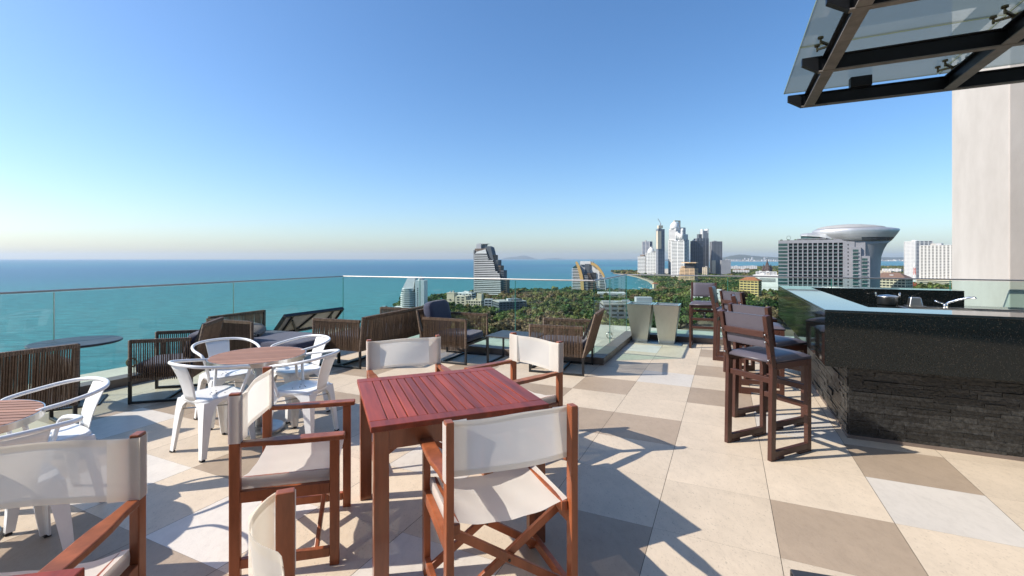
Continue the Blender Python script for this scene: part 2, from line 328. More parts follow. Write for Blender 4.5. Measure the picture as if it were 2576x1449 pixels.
# ---------------------------------------------------------------- director chairs
def director(label):
    t = empty('director_chair', (0,0,0), 0, label, 'chair', 'folding canvas director chairs')
    X = .278
    for s in (-1,1):
        m = MB(); m.box(s*X-.0165,s*X+.0165,-.245,-.197,0,.885); m.build('rear_post', m_wood, t, bevel=.004)
        m = MB(); m.box(s*X-.0165,s*X+.0165,.205,.25,0,.626); m.build('front_leg', m_wood, t, bevel=.004)
        m = MB(); prof = [(-.196,.020),(-.1,.022),(-.02,.032),(.05,.034),(.20,.033),(.275,.031)]
        lo = [(s*X-wd, y) for y,wd in prof]; hi = [(s*X+wd, y) for y,wd in prof][::-1]
        m.prism(lo+hi, .627, .652); m.build('armrest', m_wood, t, bevel=.005)
        m = MB(); m.box(s*X-.014,s*X+.014,-.196,.204,.045,.09); m.build('side_stretcher', m_wood, t, bevel=.003)
        m = MB(); m.box(s*X-.015,s*X+.015,-.196,.204,.36,.415); m.build('seat_rail', m_wood, t, bevel=.003)
        m = MB(); m.box(s*(X-.035)-.014,s*(X-.035)+.014,-.215,.225,.42,.462); m.build('sling_rail', m_wood, t, bevel=.003)
    for y in (-.15,.15):
        for s in (-1,1):
            m = MB(); yy = y+s*.011; m.bar((-s*.262,yy,.07),(s*.242,yy,.40),.02,.036); m.build('cross_brace', m_wood, t, bevel=.003)
        m = MB(); m.tube([(0,y-.026,.235),(0,y+.026,.235)],.006,8); m.build('pivot_bolt', m_black, t)
    m = MB(); xs = .262
    def seat(u, v):
        x = (u*2-1)*xs; sag = .055*(1-(abs(u*2-1))**2.2); y = -.205+v*.425
        e = abs(u*2-1)
        z = .47-sag*(1-.25*(2*v-1)**2) + .002*math.sin(23*u+5*v)
        return (x, y, z)
    m.grid(seat, 24, 10)
    for s in (-1,1):   # the sling wraps down round the rail
        m.grid(lambda u,v,s=s: (s*(xs+.004*math.sin(v*3.1)), -.205+u*.425, .47-v*.058), 10, 4)
    m.build('seat_sling', m_canvas, t, smooth=True, recalc=False)
    m = MB()
    def back(u, v):      # hangs in front of the posts and wraps round their outer sides
        k = u*2-1; y = -.193-.030*(1-k*k)**1.3*(1-.35*v)+.007*math.sin(6*u+3*v)*(1-k*k); zt = .876-(.003+.004*math.sin(u*7+1))*(1-k*k)
        return (k*(X+.0185), y, .648+v*(zt-.648))
    m.grid(back, 30, 8)
    for z0,z1 in ((.648,.672),(.852,.876)):   # hems: a second layer
        m.grid(lambda u,v: tuple(Vector(back(u,(z0+v*(z1-z0)-.648)/.228))+Vector((0,-.002,0))), 30, 2)
    for s in (-1,1):
        lp = [(s*(X+.0185),-.193),(s*(X+.0205),-.2),(s*(X+.0205),-.235),(s*(X+.0175),-.247)]
        m.add([(x,y,z) for z in (.648,.876) for x,y in lp], [(i,i+1,i+5,i+4) for i in range(3)])
        m.grid(lambda u,v: (s*(X+.018-.10*u), -.190-.004*math.sin(u*3), .648+v*.226), 3, 4)
    m.build('back_canvas', m_canvas, t, smooth=True, recalc=False)
    return t
def rel(c, f, dx, dy): f = Vector((f[0],f[1],0)).normalized(); r = Vector((f.y,-f.x,0)); return Vector((c[0],c[1],0)) + r*dx + f*dy
D = [ # rear post mid, facing, label
 ((.0075,1.94),(-.37,.93),'canvas director chair nearest the camera, seen from behind with its back to us'),
 ((-1.391,2.488),(.968,.235),'canvas director chair on the left side of the square table, seen in profile'),
 ((-.879,3.785),(.405,-.914),'canvas director chair behind the square table, its back canvas facing us half shaded'),
 ((.191,3.817),(-.767,-.64),'sunlit canvas director chair on the right side of the square table'),
 ((-1.655,1.655),(.203,-.979),'large canvas director chair filling the lower left corner, its mesh back half see through'),
 ((-.522,1.03),(-.92,-.385),'canvas director chair cut off by the bottom edge, only post and curling canvas showing')]
d0 = None
for k,(p,f,lb) in enumerate(D):
    o = d0 = director(lb) if k == 0 else copy_tree(d0)
    if k: d0 = bpy.data.objects['director_chair']
    o.location = rel(p, f, 0, .221); o.rotation_euler.z = face(*f); o['label'] = lb
    if k in (4,5):
        for ch in o.children:
            if ch.name.startswith(('back_canvas',)):
                ch.data = ch.data.copy(); ch.data.materials[0] = m_canvas_w
                if k == 5:      # this one hangs slack and curls forward
                    for v in ch.data.vertices:
                        q_ = v.co.x/.2965
                        if abs(q_) < .99 and v.co.y > -.226: v.co.y += .055*max(0,1-((q_-.5)/.52)**2) - .02*max(0,1-((q_+.35)/.5)**2)
# ---------------------------------------------------------------- round teak tables
def round_table(loc, rz, label, r=.39, h=.672):
    t = empty('round_table', loc, rz, label, 'table', 'round teak bistro tables')
    m = MB(); n = 15; pw = 2*(r-.006)/n; R2 = r-.008
    for i in range(n):
        y0, y1 = -R2+i*pw+.002, -R2+(i+1)*pw-.008; P = []
        ys = [y0+(y1-y0)*k/3 for k in range(4)]
        L_ = [(-math.sqrt(max(R2*R2-y*y,1e-5)),y) for y in ys]; Rr = [(-x,y) for x,y in L_][::-1]
        m.prism((L_+Rr)[::-1], h-.022, h)
    m.build('slatted_top', m_teak, t)
    m = MB(); m.lathe([(r-.006,h-.04),(r,h-.04),(r,h-.001),(r-.006,h-.001),(r-.006,h-.04)], 64, cap=False); q = MB(); q.lathe([(r-.007,h-.036),(r-.007,h-.024)], 48); q.build('underboard', m_black, t)
    m.build('steel_rim', m_steel, t, smooth=False)
    m = MB(); m.lathe([(.03,.035),(.03,h-.05)], 24); m.build('column', m_wmetal, t, smooth=True)
    m = MB(); m.lathe([(.215,0),(.215,.022),(.20,.030),(.05,.034)], 48); m.build('base_disc', m_galv, t)
    return t
round_table((-2.26,4.13,0), .30, 'round teak slatted table with steel rim ringed by four white metal chairs')
round_table((-3.0,2.43,0), .12, 'round teak slatted table cut off by the left edge of the picture')

# ---------------------------------------------------------------- white metal armchairs
def metal_chair(label):
    t = empty('metal_armchair', (0,0,0), 0, label, 'chair', 'white metal bistro armchairs')
    m = MB(); rings = []
    for z, s, rr in ((.395,.172,.06),(.425,.186,.055),(.442,.184,.05),(.446,.172,.045),(.438,.11,.035),(.437,.02,.01)):
        ring = []
        for k in range(32):
            a = 2*math.pi*(k+.5)/32; ca, sa = math.cos(a), math.sin(a); q = (abs(ca)**5+abs(sa)**5)**(-1/5)
            ring.append((s*q*ca*.98, s*q*sa*(1.0), z))
        rings.append(ring)
    m.loft(rings); m.build('seat', m_wmetal, t, smooth=True)
    m = MB()
    for i,(x,y) in enumerate(((0,.02),(0,-.03),(-.035,.0),(.035,.0),(-.06,.05),(.06,.05))): m.lathe([(.005,.4372),(.005,.4395)], 8, (x,y,0))
    m.build('drain_hole', m_rubber, t)
    for sx in (-1,1):
        for sy in (-1,1):
            m = MB(); rings = []   # a pressed steel leg: folded, wide at the seat, narrow at the foot
            for z, wd, ex in ((.425,.150,0),(.405,.105,.004),(.375,.074,.009),(.31,.056,.017),(.20,.044,.028),(.10,.034,.037),(.012,.026,.046)):
                cx, cy = sx*(.166+ex*.72), sy*(.166+ex*.85); o = .012
                px = [(cx+sx*o, cy+sy*o),(cx-sx*wd, cy+sy*o),(cx-sx*wd*.96, cy+sy*o*.2),(cx-sx*.30*wd, cy-sy*.1*wd),(cx-sx*.1*wd, cy-sy*.30*wd),(cx+sx*o*.2, cy-sy*wd*.96),(cx+sx*o, cy-sy*wd)]
                rings.append([(x,y,z) for x,y in px])
            m.loft(rings); m.build('leg', m_wworn, t)
            m = MB(); cx, cy = sx*(.166+.034), sy*(.166+.0395); m.box(cx-.016,cx+.016,cy-.016,cy+.016,0,.014); m.build('rubber_foot', m_rubber, t, bevel=.004)
    m = MB(); m.bar((-.15,-.15,.335),(.15,.15,.335),.02,.005); m.bar((-.15,.15,.341),(.15,-.15,.341),.02,.005); m.build('cross_strap', m_galv, t)
    m = MB()   # splat, dished
    def sp(u, v):
        wd = .075+.03*v; k = u*2-1
        return (k*wd, -.178-.085*v-.010*(1-k*k)-.012*math.sin(v*3.14)*-1, .435+v*.275)
    m.grid(sp, 8, 8); o = m.build('back_splat', m_wmetal, t, smooth=True); so_ = o.modifiers.new('thickness','SOLIDIFY'); so_.thickness = .004
    ctl = [(-.178,.10,.40),(-.188,.115,.47),(-.225,.145,.60),(-.243,.135,.648),(-.255,.07,.668),(-.262,-.03,.682),(-.245,-.14,.700),(-.19,-.225,.714),(-.10,-.268,.722),(0,-.28,.724)]
    ctl = ctl + [(-x,y,z) for x,y,z in ctl[:-1]][::-1]
    P = []; V = [Vector(c) for c in ctl]
    for i in range(len(V)-1):   # Catmull-Rom
        p0, p1, p2, p3 = V[max(i-1,0)], V[i], V[i+1], V[min(i+2,len(V)-1)]
        for k in range(5):
            u = k/5; P.append(.5*((2*p1)+(p2-p0)*u+(2*p0-5*p1+4*p2-p3)*u*u+(3*p1-p0-3*p2+p3)*u**3))
    P.append(V[-1])
    m = MB(); m.tube(P, .0125, 10); m.build('arm_rail', m_wmetal, t, smooth=True)
    return t
MC = [((-2.415,3.755),(.45,.89),'white metal armchair at the near left of the full round table'),
 ((-2.72,4.42),(.757,-.653),'white metal armchair at the far left of the full round table'),
 ((-2.12,4.58),(-.588,-.81),'white metal armchair at the far right of the full round table'),
 ((-1.79,3.95),(-.98,.15),'white metal armchair at the near right of the full round table, back edge towards us'),
 ((-2.86,2.84),(-.5,-.866),'white metal armchair behind the cut off round table before the dark wicker chair'),
 ((-2.49,2.27),(-.85,.53),'white metal armchair in front of the cut off round table, half hidden by canvas')]
m0 = None
for k,(p,f,lb) in enumerate(MC):
    o = m0 = metal_chair(lb) if k == 0 else copy_tree(bpy.data.objects['metal_armchair'])
    o.location = (p[0],p[1],0); o.rotation_euler.z = face(*f); o['label'] = lb

# ---------------------------------------------------------------- woven wicker seats
def strands(m, p0, p1, z0, z1, tilt=(0,0), step=.0205, r=.0066, layers=(-.011,.011), mid=True):
    """vertical cane strands from p0 to p1 (xy), leaning by tilt over the height"""
    p0, p1 = Vector((p0[0],p0[1],0)), Vector((p1[0],p1[1],0)); d = p1-p0; n = max(2,int(d.length/step)); d.normalize(); q = Vector((d.y,-d.x,0)); Ln = (p1-p0).length
    for li, off in enumerate(layers):
        for i in range(n):
            a = p0 + d*((i+.5+(.42 if li else 0))*Ln/(n+.5) + random.uniform(-.0012,.0012)) + q*off; T = Vector((tilt[0],tilt[1],0)); sh = d*random.uniform(-.002,.002)
            zm = z0+(z1-z0)*.52
            pts = [a+Vector((0,0,z0)), a+T*.52+sh+Vector((0,0,zm))-q*off*(.5 if mid and (i+li)%2 else 0), a+T+Vector((0,0,z1))]
            m.tube(pts, r, 5, up=(d.x,d.y,0), flat=.8)
    m.tube([p0+Vector((tilt[0],tilt[1],z1)), p1+Vector((tilt[0],tilt[1],z1))], .017, 6)
    for i in range(n):   # the cane loops over the top rail
        a = p0+d*((i+.5)*Ln/n)+Vector((tilt[0],tilt[1],z1)); m.box(-.0065,.0065,-.020,.020,-.018,.0195, Matrix.Translation(a) @ Matrix.Rotation(math.atan2(d.y,d.x),4,'Z'))
def post(m, x, y, z0, z1, tilt=(0,0), r=.019):
    n = int((z1-z0)/.014)
    for i in range(n):
        v = (i+.5)/n; m.lathe([(r*.86,-.0068),(r,-.003),(r,.003),(r*.86,.0068)], 8, (x+tilt[0]*v, y+tilt[1]*v, z0+(z1-z0)*v))
def wicker(name, label, cat, group, w, d, az, bz, zb=.26, lean=.11, cushion=True, backcushion=False, arms=(1,1), step=.0205):
    t = empty(name, (0,0,0), 0, label, cat, group)
    hw, hd = w/2, d/2
    m = MB(); s_ = .014
    for sx in (-1,1):
        for sy in (-1,1): m.box(sx*hw-s_,sx*hw+s_,sy*hd-s_,sy*hd+s_,0,zb+.02)
        m.box(sx*hw-s_,sx*hw+s_,-hd+s_+.001,hd-s_-.001,0,.026)
    m.box(-hw+s_+.001,hw-s_-.001,-.05,-.024,.001,.027)
    m.build('sled_frame', m_black, t, bevel=.002, seg=1)
    m = MB(); m.box(-hw+.02,hw-.02,-hd+.02,hd-.01,zb,zb+.03); m.build('seat_base', m_strandd, t)
    m = MB(); strands(m, (-hw,-hd), (hw,-hd), zb-.02, bz, (0,-lean), step); m.build('woven_back', m_strand, t)
    for k,sx in enumerate((-1,1)):
        if not arms[k]: continue
        m = MB(); strands(m, (sx*hw,-hd), (sx*hw,hd), zb-.02, az); m.build('woven_arm', m_strand, t)
        m = MB(); post(m, sx*hw, hd, zb-.02, az+.012); m.build('wrapped_post', m_strand, t)
    for sx in (-1,1):
        m = MB(); post(m, sx*hw, -hd, zb-.02, bz+.012, (0,-lean)); m.build('wrapped_back_post', m_strand, t)
    for sx in (-1,1):
        m = MB(); m.bar((sx*hw,-hd,bz*.6),(sx*hw,-hd-lean*1.0,bz+.018),.022,.03,(0,1,0)); m.build('back_post_cap', m_black, t)
    if cushion:
        m = MB(); m.puff((0,.01,zb+.095), w-.05, d-.03, .13, 6); m.build('seat_cushion', m_navy, t, smooth=True)
    if backcushion:
        m = MB(); bh = .46 if backcushion == 2 else .28; T = Matrix.Translation((0,-hd+.045,zb+.16+bh/2)) @ Matrix.Rotation(R(12),4,'X'); m.puff((0,0,0), w*.84, .15 if bh > .4 else .10, bh, 6, T); m.build('back_cushion', m_navy, t, smooth=True)
    return t
def put(o, c, f): o.location = (c[0],c[1],0); o.rotation_euler.z = face(*f); return o
g = 'woven cane lounge seats by the railing'
put(wicker('wicker_armchair','dark wicker armchair at the left picture edge, seen from behind','armchair',g,.72,.64,.60,.77,lean=.07,cushion=False,step=.0158),(-4.30,3.93),(-.85,.526))
put(wicker('wicker_armchair','wicker armchair with navy seat facing left in front of the sea','armchair',g,.60,.56,.655,.80,lean=.12,backcushion=True),(-3.824,5.228),(-.963,-.27))
put(wicker('wicker_armchair','wicker armchair with upright navy back cushion facing right','armchair',g,.72,.72,.64,.74,lean=.10,backcushion=2),(-.86,7.10),(.926,-.377))
put(wicker('wicker_armchair','wicker armchair beside the glass corner facing left over the low table','armchair',g,.70,.72,.625,.80,lean=.16),(.70,6.46),(-.943,.333))
f_ = Vector((-.944,.33,0)); r_ = Vector((f_.y,-f_.x,0))
so2 = wicker('wicker_sofa','long wicker sofa turned away from us with its woven corner nearest','sofa',g,1.62,.80,.655,.70,lean=.05)
put(so2, (Vector((-2.10,6.40,0)) + r_*.81 + f_*.40), f_)
# daybed with wrap round corner
fd = Vector((.93,-.33,0)).normalized(); ld_ = Vector((-fd.y,fd.x,0))       # fd = along the mattress
db = empty('wicker_daybed', Vector((-4.22,6.42,0)), math.atan2(fd.y,fd.x), 'wicker daybed with navy mattress and a woven corner screen', 'daybed', g)
m = MB(); strands(m,(0,0),(.80,0),.24,.675); m.build('woven_side', m_strand, db)
m = MB(); strands(m,(0,.03),(0,.95),.24,.70,(-.02,0)); m.build('woven_back', m_strand, db)
m = MB(); post(m,.815,0,.0,.685,r=.022); m.build('wrapped_post', m_strand, db)
m = MB(); post(m,0,0,.24,.70); m.build('wrapped_back_post', m_strand, db); m = MB(); m.box(-.03,.006,.93,.96,0,.715); m.build('back_post_cap', m_black, db)
m = MB(); m.box(.02,1.5,.02,.92,.24,.29); m.build('seat_base', m_strandd, db)
for x,y in ((.03,.03),(1.47,.03),(.03,.9),(1.47,.9)):
    m = MB(); m.box(x-.016,x+.016,y-.016,y+.016,0,.239); m.build('leg', m_black, db)
m = MB(); m.puff((.79,.46,.36), 1.42, .86, .15, 8); m.build('mattress', m_navy, db, smooth=True)
def zig():
    m, ns, L = nt('black and cream zigzag weave'); out = N(ns,'OutputMaterial'); p = N(ns,'BsdfPrincipled', Roughness=.9)
    tc = N(ns,'TexCoord'); sx = N(ns,'SeparateXYZ'); L.new(tc.outputs['Object'], sx.inputs[0])
    pp = N(ns,'Math', operation='PINGPONG'); pp.inputs[1].default_value=.022; L.new(sx.outputs[0], pp.inputs[0])
    ad = N(ns,'Math', operation='ADD'); L.new(pp.outputs[0], ad.inputs[0]); L.new(sx.outputs[1], ad.inputs[1])
    mu = N(ns,'Math', operation='MULTIPLY'); mu.inputs[1].default_value = 2*math.pi/.026; L.new(ad.outputs[0], mu.inputs[0])
    si = N(ns,'Math', operation='SINE'); L.new(mu.outputs[0], si.inputs[0])
    cr = N(ns,'ValToRGB'); cr.color_ramp.elements[0].position=.42; cr.color_ramp.elements[0].color=(.03,.027,.026,1); cr.color_ramp.elements[1].position=.58; cr.color_ramp.elements[1].color=(.60,.53,.42,1)
    L.new(si.outputs[0], cr.inputs[0]); L.new(cr.outputs[0], p.inputs['Base Color']); L.new(p.outputs[0], out.inputs[0]); return m
m = MB(); m.puff((0,0,0), .50, .46, .17, 2.6, n=28, m=14); pl = m.build('scatter_cushion', zig(), smooth=True)
pl.location = db.location + fd*.36 + ld_*.30 + Vector((0,0,.515)); pl.rotation_euler = (R(12), R(8), .2); tag(pl, 'black and cream zigzag scatter cushion lying on the daybed', 'cushion')

# tipped black framed table behind the sofa
tp = empty('tipped_table', Vector((-3.74,7.30,.36)), 0, 'black framed table tipped on edge by the railing, pale underside and braces showing', 'table')
ax = Vector((AD[0],AD[1],0)); up = (Vector((-3.51,7.23,.62))-Vector((-3.74,7.30,.36))).normalized(); up = (up-ax*up.dot(ax)).normalized(); nz = ax.cross(up)
tp.matrix_world = Matrix(((ax.x,up.x,nz.x,-3.74),(ax.y,up.y,nz.y,7.20),(ax.z,up.z,nz.z,.345),(0,0,0,1)))
m_pale = M('pale underside board', (.66,.59,.50), .8, var=.08, scale=4)
m = MB(); m.box(.03,1.17,.03,.40,-.012,.004); m.build('table_board', m_pale, tp)
m = MB()
for a in ((0,1.2,0,.03),(0,1.2,.40,.43),(0,.03,.03,.40),(1.17,1.2,.03,.40)): m.box(a[0],a[1],a[2],a[3],-.02,.035)
m.build('table_frame', m_black, tp, bevel=.003)
for p,q in (((.16,.03),(.16,.40)),((.20,.30),(.42,.03)),((.42,.03),(.62,.40)),((.98,.03),(.98,.40)),((.98,.3),(1.15,.05))):
    m = MB(); m.bar((p[0],p[1],.018),(q[0],q[1],.018),.026,.026,(0,0,1)); m.build('folding_brace', m_black, tp)
for x in (.1,1.1):
    m = MB(); a = tp.matrix_world.inverted() @ Vector((tp.matrix_world @ Vector((x,0,0)))); g0 = tp.matrix_world @ Vector((x,.02,-.01)); g1 = tp.matrix_world.inverted() @ Vector((g0.x-.02,g0.y,0)); m.bar((x,.02,-.01), g1, .03,.03,(1,0,0)); m.build('table_leg', m_black, tp)

# black round table on a plate, low table
bt = empty('black_round_table', (-4.60,4.89,0), .55, 'round black laminate table on a square steel foot plate by the sea railing', 'table')
m = MB(); m.lathe([(.36,.628),(.375,.634),(.38,.645),(.376,.653),(.37,.655)], 64); o = m.build('table_top', m_slatetop, bt)
m = MB(); m.box(-.37,.37,-.0015,.0015,.6545,.6558); m.build('centre_joint', m_black, bt)
m = MB(); m.lathe([(.03,.014),(.03,.627)], 20); m.build('column', m_black, bt, smooth=True)
m = MB(); m.box(-.22,.22,-.22,.22,0,.014); m.build('foot_plate', m_black, bt, bevel=.003)
p = W(-2.8,6.22); lt = empty('low_table', p, GR, 'low black rectangular table between the two facing wicker armchairs', 'table')
m = MB(); m.box(-.37,.37,-.29,.29,.395,.41); m.build('table_top', m_slatetop, lt, bevel=.003)
for sx in (-1,1):
    m = MB()
    for sy in (-1,1): m.box(sx*.34-.012,sx*.34+.012,sy*.26-.012,sy*.26+.012,0,.394)
    m.box(sx*.34-.012,sx*.34+.012,-.247,.247,0,.024); m.build('leg_frame', m_black, lt)

# steel planters on a plate
pb = W(-1.16,8.74); o = MB(); o.box(-.46,.46,-.19,.19,0,.012); o = o.build('floor_plate', m_galv, bevel=.002); o.location = pb; o.rotation_euler.z = GR; tag(o,'galvanised floor plate under the two tapered planters','plate')
def planter(loc, label):
    t = empty('steel_planter', loc, GR, label, 'planter', 'tapered steel planters')
    m = MB(); a, b2, h = .133, .222, .695
    m.loft([[(-a,-a,.013),(a,-a,.013),(a,a,.013),(-a,a,.013)],[(-b2,-b2,h),(b2,-b2,h),(b2,b2,h),(-b2,b2,h)],[(-b2+.03,-b2+.03,h),(b2-.03,-b2+.03,h),(b2-.03,b2-.03,h),(-b2+.03,b2-.03,h)],[(-.17,-.17,h-.12),(.17,-.17,h-.12),(.17,.17,h-.12),(-.17,.17,h-.12)]])
    m.build('tapered_body', m_plant, t, bevel=.003)
    m = MB()
    for x0,x1,y0,y1 in ((-b2-.002,b2+.002,-b2-.002,-b2+.028),(-b2-.002,b2+.002,b2-.028,b2+.002),(-b2-.002,-b2+.028,-b2+.029,b2-.029),(b2-.028,b2+.002,-b2+.029,b2-.029)): m.box(x0,x1,y0,y1,h+.001,h+.008)
    m.build('folded_lip', m_chrome, t)
    return t
q = planter(W(-1.432,8.80), 'tapered brushed steel planter, the left one nearer the glass corner')
q = copy_tree(q); q.location = W(-.965,8.81); q['label'] = 'tapered brushed steel planter, the right one nearer the bar stools'
# ---------------------------------------------------------------- bar stools
def stool(label):
    t = empty('bar_stool', (0,0,0), 0, label, 'bar stool', 'brown framed bar stools')
    for s in (-1,1):
        x = s*.195
        m = MB(); 
        for p,q in (((x,-.215,0),(x,-.200,.70)),((x,-.200,.70),(x,-.222,.80)),((x,-.222,.80),(x,-.275,1.10))): m.bar(p,q,.034,.05,(0,1,0))
        m.build('rear_post', m_brown, t, bevel=.003)
        m = MB(); m.box(x-.017,x+.017,.19,.235,0,.735); m.build('front_leg', m_brown, t, bevel=.003)
        m = MB(); m.box(x-.017,x+.017,-.19,.189,.022,.07); m.box(x-.018,x+.018,.09,.188,0,.022); m.box(x-.018,x+.018,-.189,-.09,0,.022); m.build('floor_rail', m_brown, t, bevel=.003)
        m = MB(); m.box(x-.016,x+.016,-.175,.189,.685,.735); m.build('seat_side_rail', m_brown, t, bevel=.003)
        for z in (.76,.90,.955):
            m = MB(); m.tube([(x,-.262-(z-.76)*.10+.02*(z<.8),z),(x,-.276-(z-.76)*.10+.02*(z<.8),z)], 0.0065, 10); m.build('bolt_head', m_galv, t, smooth=True)
    for y,z,nm in ((-.20,.60,'rear_rail'),(.212,.36,'footrest_bar'),(.212,.50,'front_rail'),(.205,.71,'seat_front_rail')):
        m = MB(); m.box(-.177,.177,y-.014,y+.014,z-.022,z+.022); m.build(nm, m_brown, t, bevel=.003)
    m = MB()
    def tp(u,v):
        a, b = 2*u-1, 2*v-1; k = (1-abs(a)**4)*(1-abs(b)**4)
        return (a*.205, .01+b*.235, .752+.038*max(k,0)**.5)
    m.grid(tp, 20, 20); m.box(-.205,.205,-.225,.245,.737,.7525); m.build('seat_pad', m_vinyl, t, smooth=True)
    m = MB()
    def bk(u,v):
        a = 2*u-1; z = .85+v*.245; y = -.225-(z-.80)*.176; k = max(0,(1-abs(a)**4)*(1-abs(2*v-1)**4))**.5
        return (a*.176, y+.022+.018*k, z)
    m.grid(bk, 14, 12); m.grid(lambda u,v: (bk(1-u,v)[0], -.225-(bk(u,v)[2]-.80)*.176-.004-(.003 if v<.22 and int(v*60)%3 else 0), bk(u,v)[2]), 14, 24)
    for v in (0,1): m.grid(lambda u,k,v=v: (bk(u,v)[0], bk(u,v)[1]-k*.028+0*u, bk(u,v)[2]), 14, 1)
    m.build('back_pad', m_vinyl, t, smooth=True)
    m = MB(); z = .955; y = -.225-(z-.80)*.176-.016; m.box(-.177,.177,y-.012,y+.011,z-.024,z+.024); m.build('back_rail', m_brown, t, bevel=.003)
    return t
ST = [((2.076,3.77),(.908,.42),'grey vinyl bar stool nearest the camera with its back to us'),
 ((2.43,4.38),(.913,.407),'second bar stool, directly behind the nearest one'),
 ((2.86,5.36),(.908,-.419),'third bar stool, turned square to the granite bar'),
 ((3.13,6.10),(.976,.217),'fourth bar stool, its low back showing above the third'),
 ((3.33,7.02),(.86,-.51),'fifth bar stool in the row, its back edge on to us'),
 ((3.31,8.02),(-.419,-.908),'far bar stool by the glass railing, its padded front facing us')]
for k,(p,f,lb) in enumerate(ST):
    o = stool(lb) if k == 0 else copy_tree(bpy.data.objects['bar_stool'])
    o.location = (p[0],p[1],0); o.rotation_euler.z = face(*f); o['label'] = lb

# ---------------------------------------------------------------- the bar
bar = empty('bar_counter', W(.755,4.63), GR, 'U shaped black granite bar with split slate base and sky reflecting top', 'bar')
BH, GB, LX, LA = 1.10, .626, 6.2, 3.81       # local x along b from its near left corner, local y along a
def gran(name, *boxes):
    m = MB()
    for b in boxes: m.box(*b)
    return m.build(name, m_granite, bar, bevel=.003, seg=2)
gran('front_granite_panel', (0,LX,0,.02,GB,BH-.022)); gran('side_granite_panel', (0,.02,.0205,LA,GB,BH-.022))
m = MB(); m.prism([(0,0),(LX,0),(LX,.387),(.387,.387),(.387,3.44),(2.11,3.44),(2.11,LA),(0,LA)], BH-.0215, BH); m.build('counter_top', m_granite_top, bar, bevel=.004, seg=3)
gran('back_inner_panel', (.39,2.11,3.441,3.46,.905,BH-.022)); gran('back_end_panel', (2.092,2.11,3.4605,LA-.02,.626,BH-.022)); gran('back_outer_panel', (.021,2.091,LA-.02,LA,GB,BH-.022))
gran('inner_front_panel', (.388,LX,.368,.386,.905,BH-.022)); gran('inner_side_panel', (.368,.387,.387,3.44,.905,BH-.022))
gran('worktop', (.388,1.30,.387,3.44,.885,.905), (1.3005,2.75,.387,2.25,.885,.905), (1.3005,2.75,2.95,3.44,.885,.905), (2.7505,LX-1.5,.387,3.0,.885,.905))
m = MB(); m.box(1.31,2.74,2.26,2.94,.70,.71); m.box(1.305,1.315,2.255,2.945,.70,.90); m.box(2.735,2.745,2.255,2.945,.70,.90); m.box(1.316,2.734,2.255,2.262,.70,.90); m.box(1.316,2.734,2.938,2.945,.70,.90); m.box(2.02,2.03,2.263,2.937,.71,.89)
m.build('sink_basin', m_steel, bar)
m = MB(); 
for b in ((1.27,2.78,2.215,2.254),(1.27,2.78,2.946,2.985),(1.27,1.304,2.255,2.945),(2.746,2.78,2.255,2.945)): m.box(*b,.9055,.911)
m.build('sink_rim', m_steel, bar)
tapx, tapy = 1.72, 2.85
m = MB(); m.lathe([(.022,.91),(.022,.96),(.016,.965)],16,(tapx,tapy,0)); m.tube([(tapx,tapy,.955),(tapx+.03,tapy-.01,.985),(tapx+.10,tapy-.04,1.02),(tapx+.19,tapy-.09,1.055),(tapx+.235,tapy-.11,1.06),(tapx+.245,tapy-.115,1.045)], .013, 10); m.tube([(tapx-.02,tapy,.965),(tapx-.10,tapy+.02,1.0)], .009, 8)
m.build('tap', m_chrome, bar, smooth=True)
# slate base, laid in courses
m = MB(); z = .03
def course_face(org, dx, dn, Ln, z, h):
    x = -random.uniform(0,.2)
    while x < Ln:
        l = random.uniform(.12,.38); a, b2 = max(x,0), min(x+l,Ln)
        if b2-a > .01:
            o = random.uniform(.0,.010) if random.random() < .85 else random.uniform(.008,.016)
            p = [org+dx*(a+.0008), org+dx*(b2-.0008), org+dx*(b2-.0008)+dn*(.02+o), org+dx*(a+.0008)+dn*(.02+o)]
            m.prism([(v.x,v.y) for v in p], z+.0006, z+h-.0006)
        x += l
while z < GB-.01:
    h = min(random.choice((.026,.032,.038,.044)), GB-z)
    course_face(Vector((.195,.178,0)), Vector((1,0,0)), Vector((0,-1,0)), LX-.2, z, h)
    course_face(Vector((.215,.18,0)), Vector((0,1,0)), Vector((-1,0,0)), LA-.4, z, h); z += h
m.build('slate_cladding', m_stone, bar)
m = MB(); m.box(.216,LX,.179,LA-.2,0,.625); m.build('bar_core', m_black, bar)
m = MB(); m.box(.185,LX,.150,.178,0,.03); m.box(.187,.2155,.178,LA-.2,0,.029); m.build('plinth', m_kerb, bar)
bar_mw = Matrix.Translation(W(.755,4.63)) @ Matrix.Rotation(GR,4,'Z')
def onbar(o, x, y, z): o.location = bar_mw @ Vector((x,y,z)); o.rotation_euler.z = GR; return o
t = empty('chrome_pot', (0,0,0), 0, 'shallow chrome pot with upright wire handles on the bar worktop', 'pot'); onbar(t,1.22,3.15,.905)
m = MB(); m.lathe([(.085,.006),(.108,.012),(.112,.10),(.120,.108),(.120,.116),(.112,.120),(.09,.128),(.02,.138)],40); m.build('pot_body', m_steel, t, smooth=True)
for s in (-1,1):
    m = MB(); m.tube([(s*.122,-.022,.09),(s*.130,-.022,.15),(s*.132,-.018,.162),(s*.132,.018,.162),(s*.130,.022,.15),(s*.122,.022,.09)], .006, 8); m.build('wire_handle', m_chrome, t, smooth=True)
t = empty('steel_dispenser', (0,0,0), 0, 'small brushed steel box with sloping sides beside the chrome pot', 'box'); onbar(t,1.50,3.12,.905)
m = MB(); m.loft([[(-.075,-.06,0),(.075,-.06,0),(.075,.06,0),(-.075,.06,0)],[(-.055,-.045,.115),(.055,-.045,.115),(.055,.045,.115),(-.055,.045,.115)]]); m.build('box_body', m_steel, t, bevel=.014, seg=4)
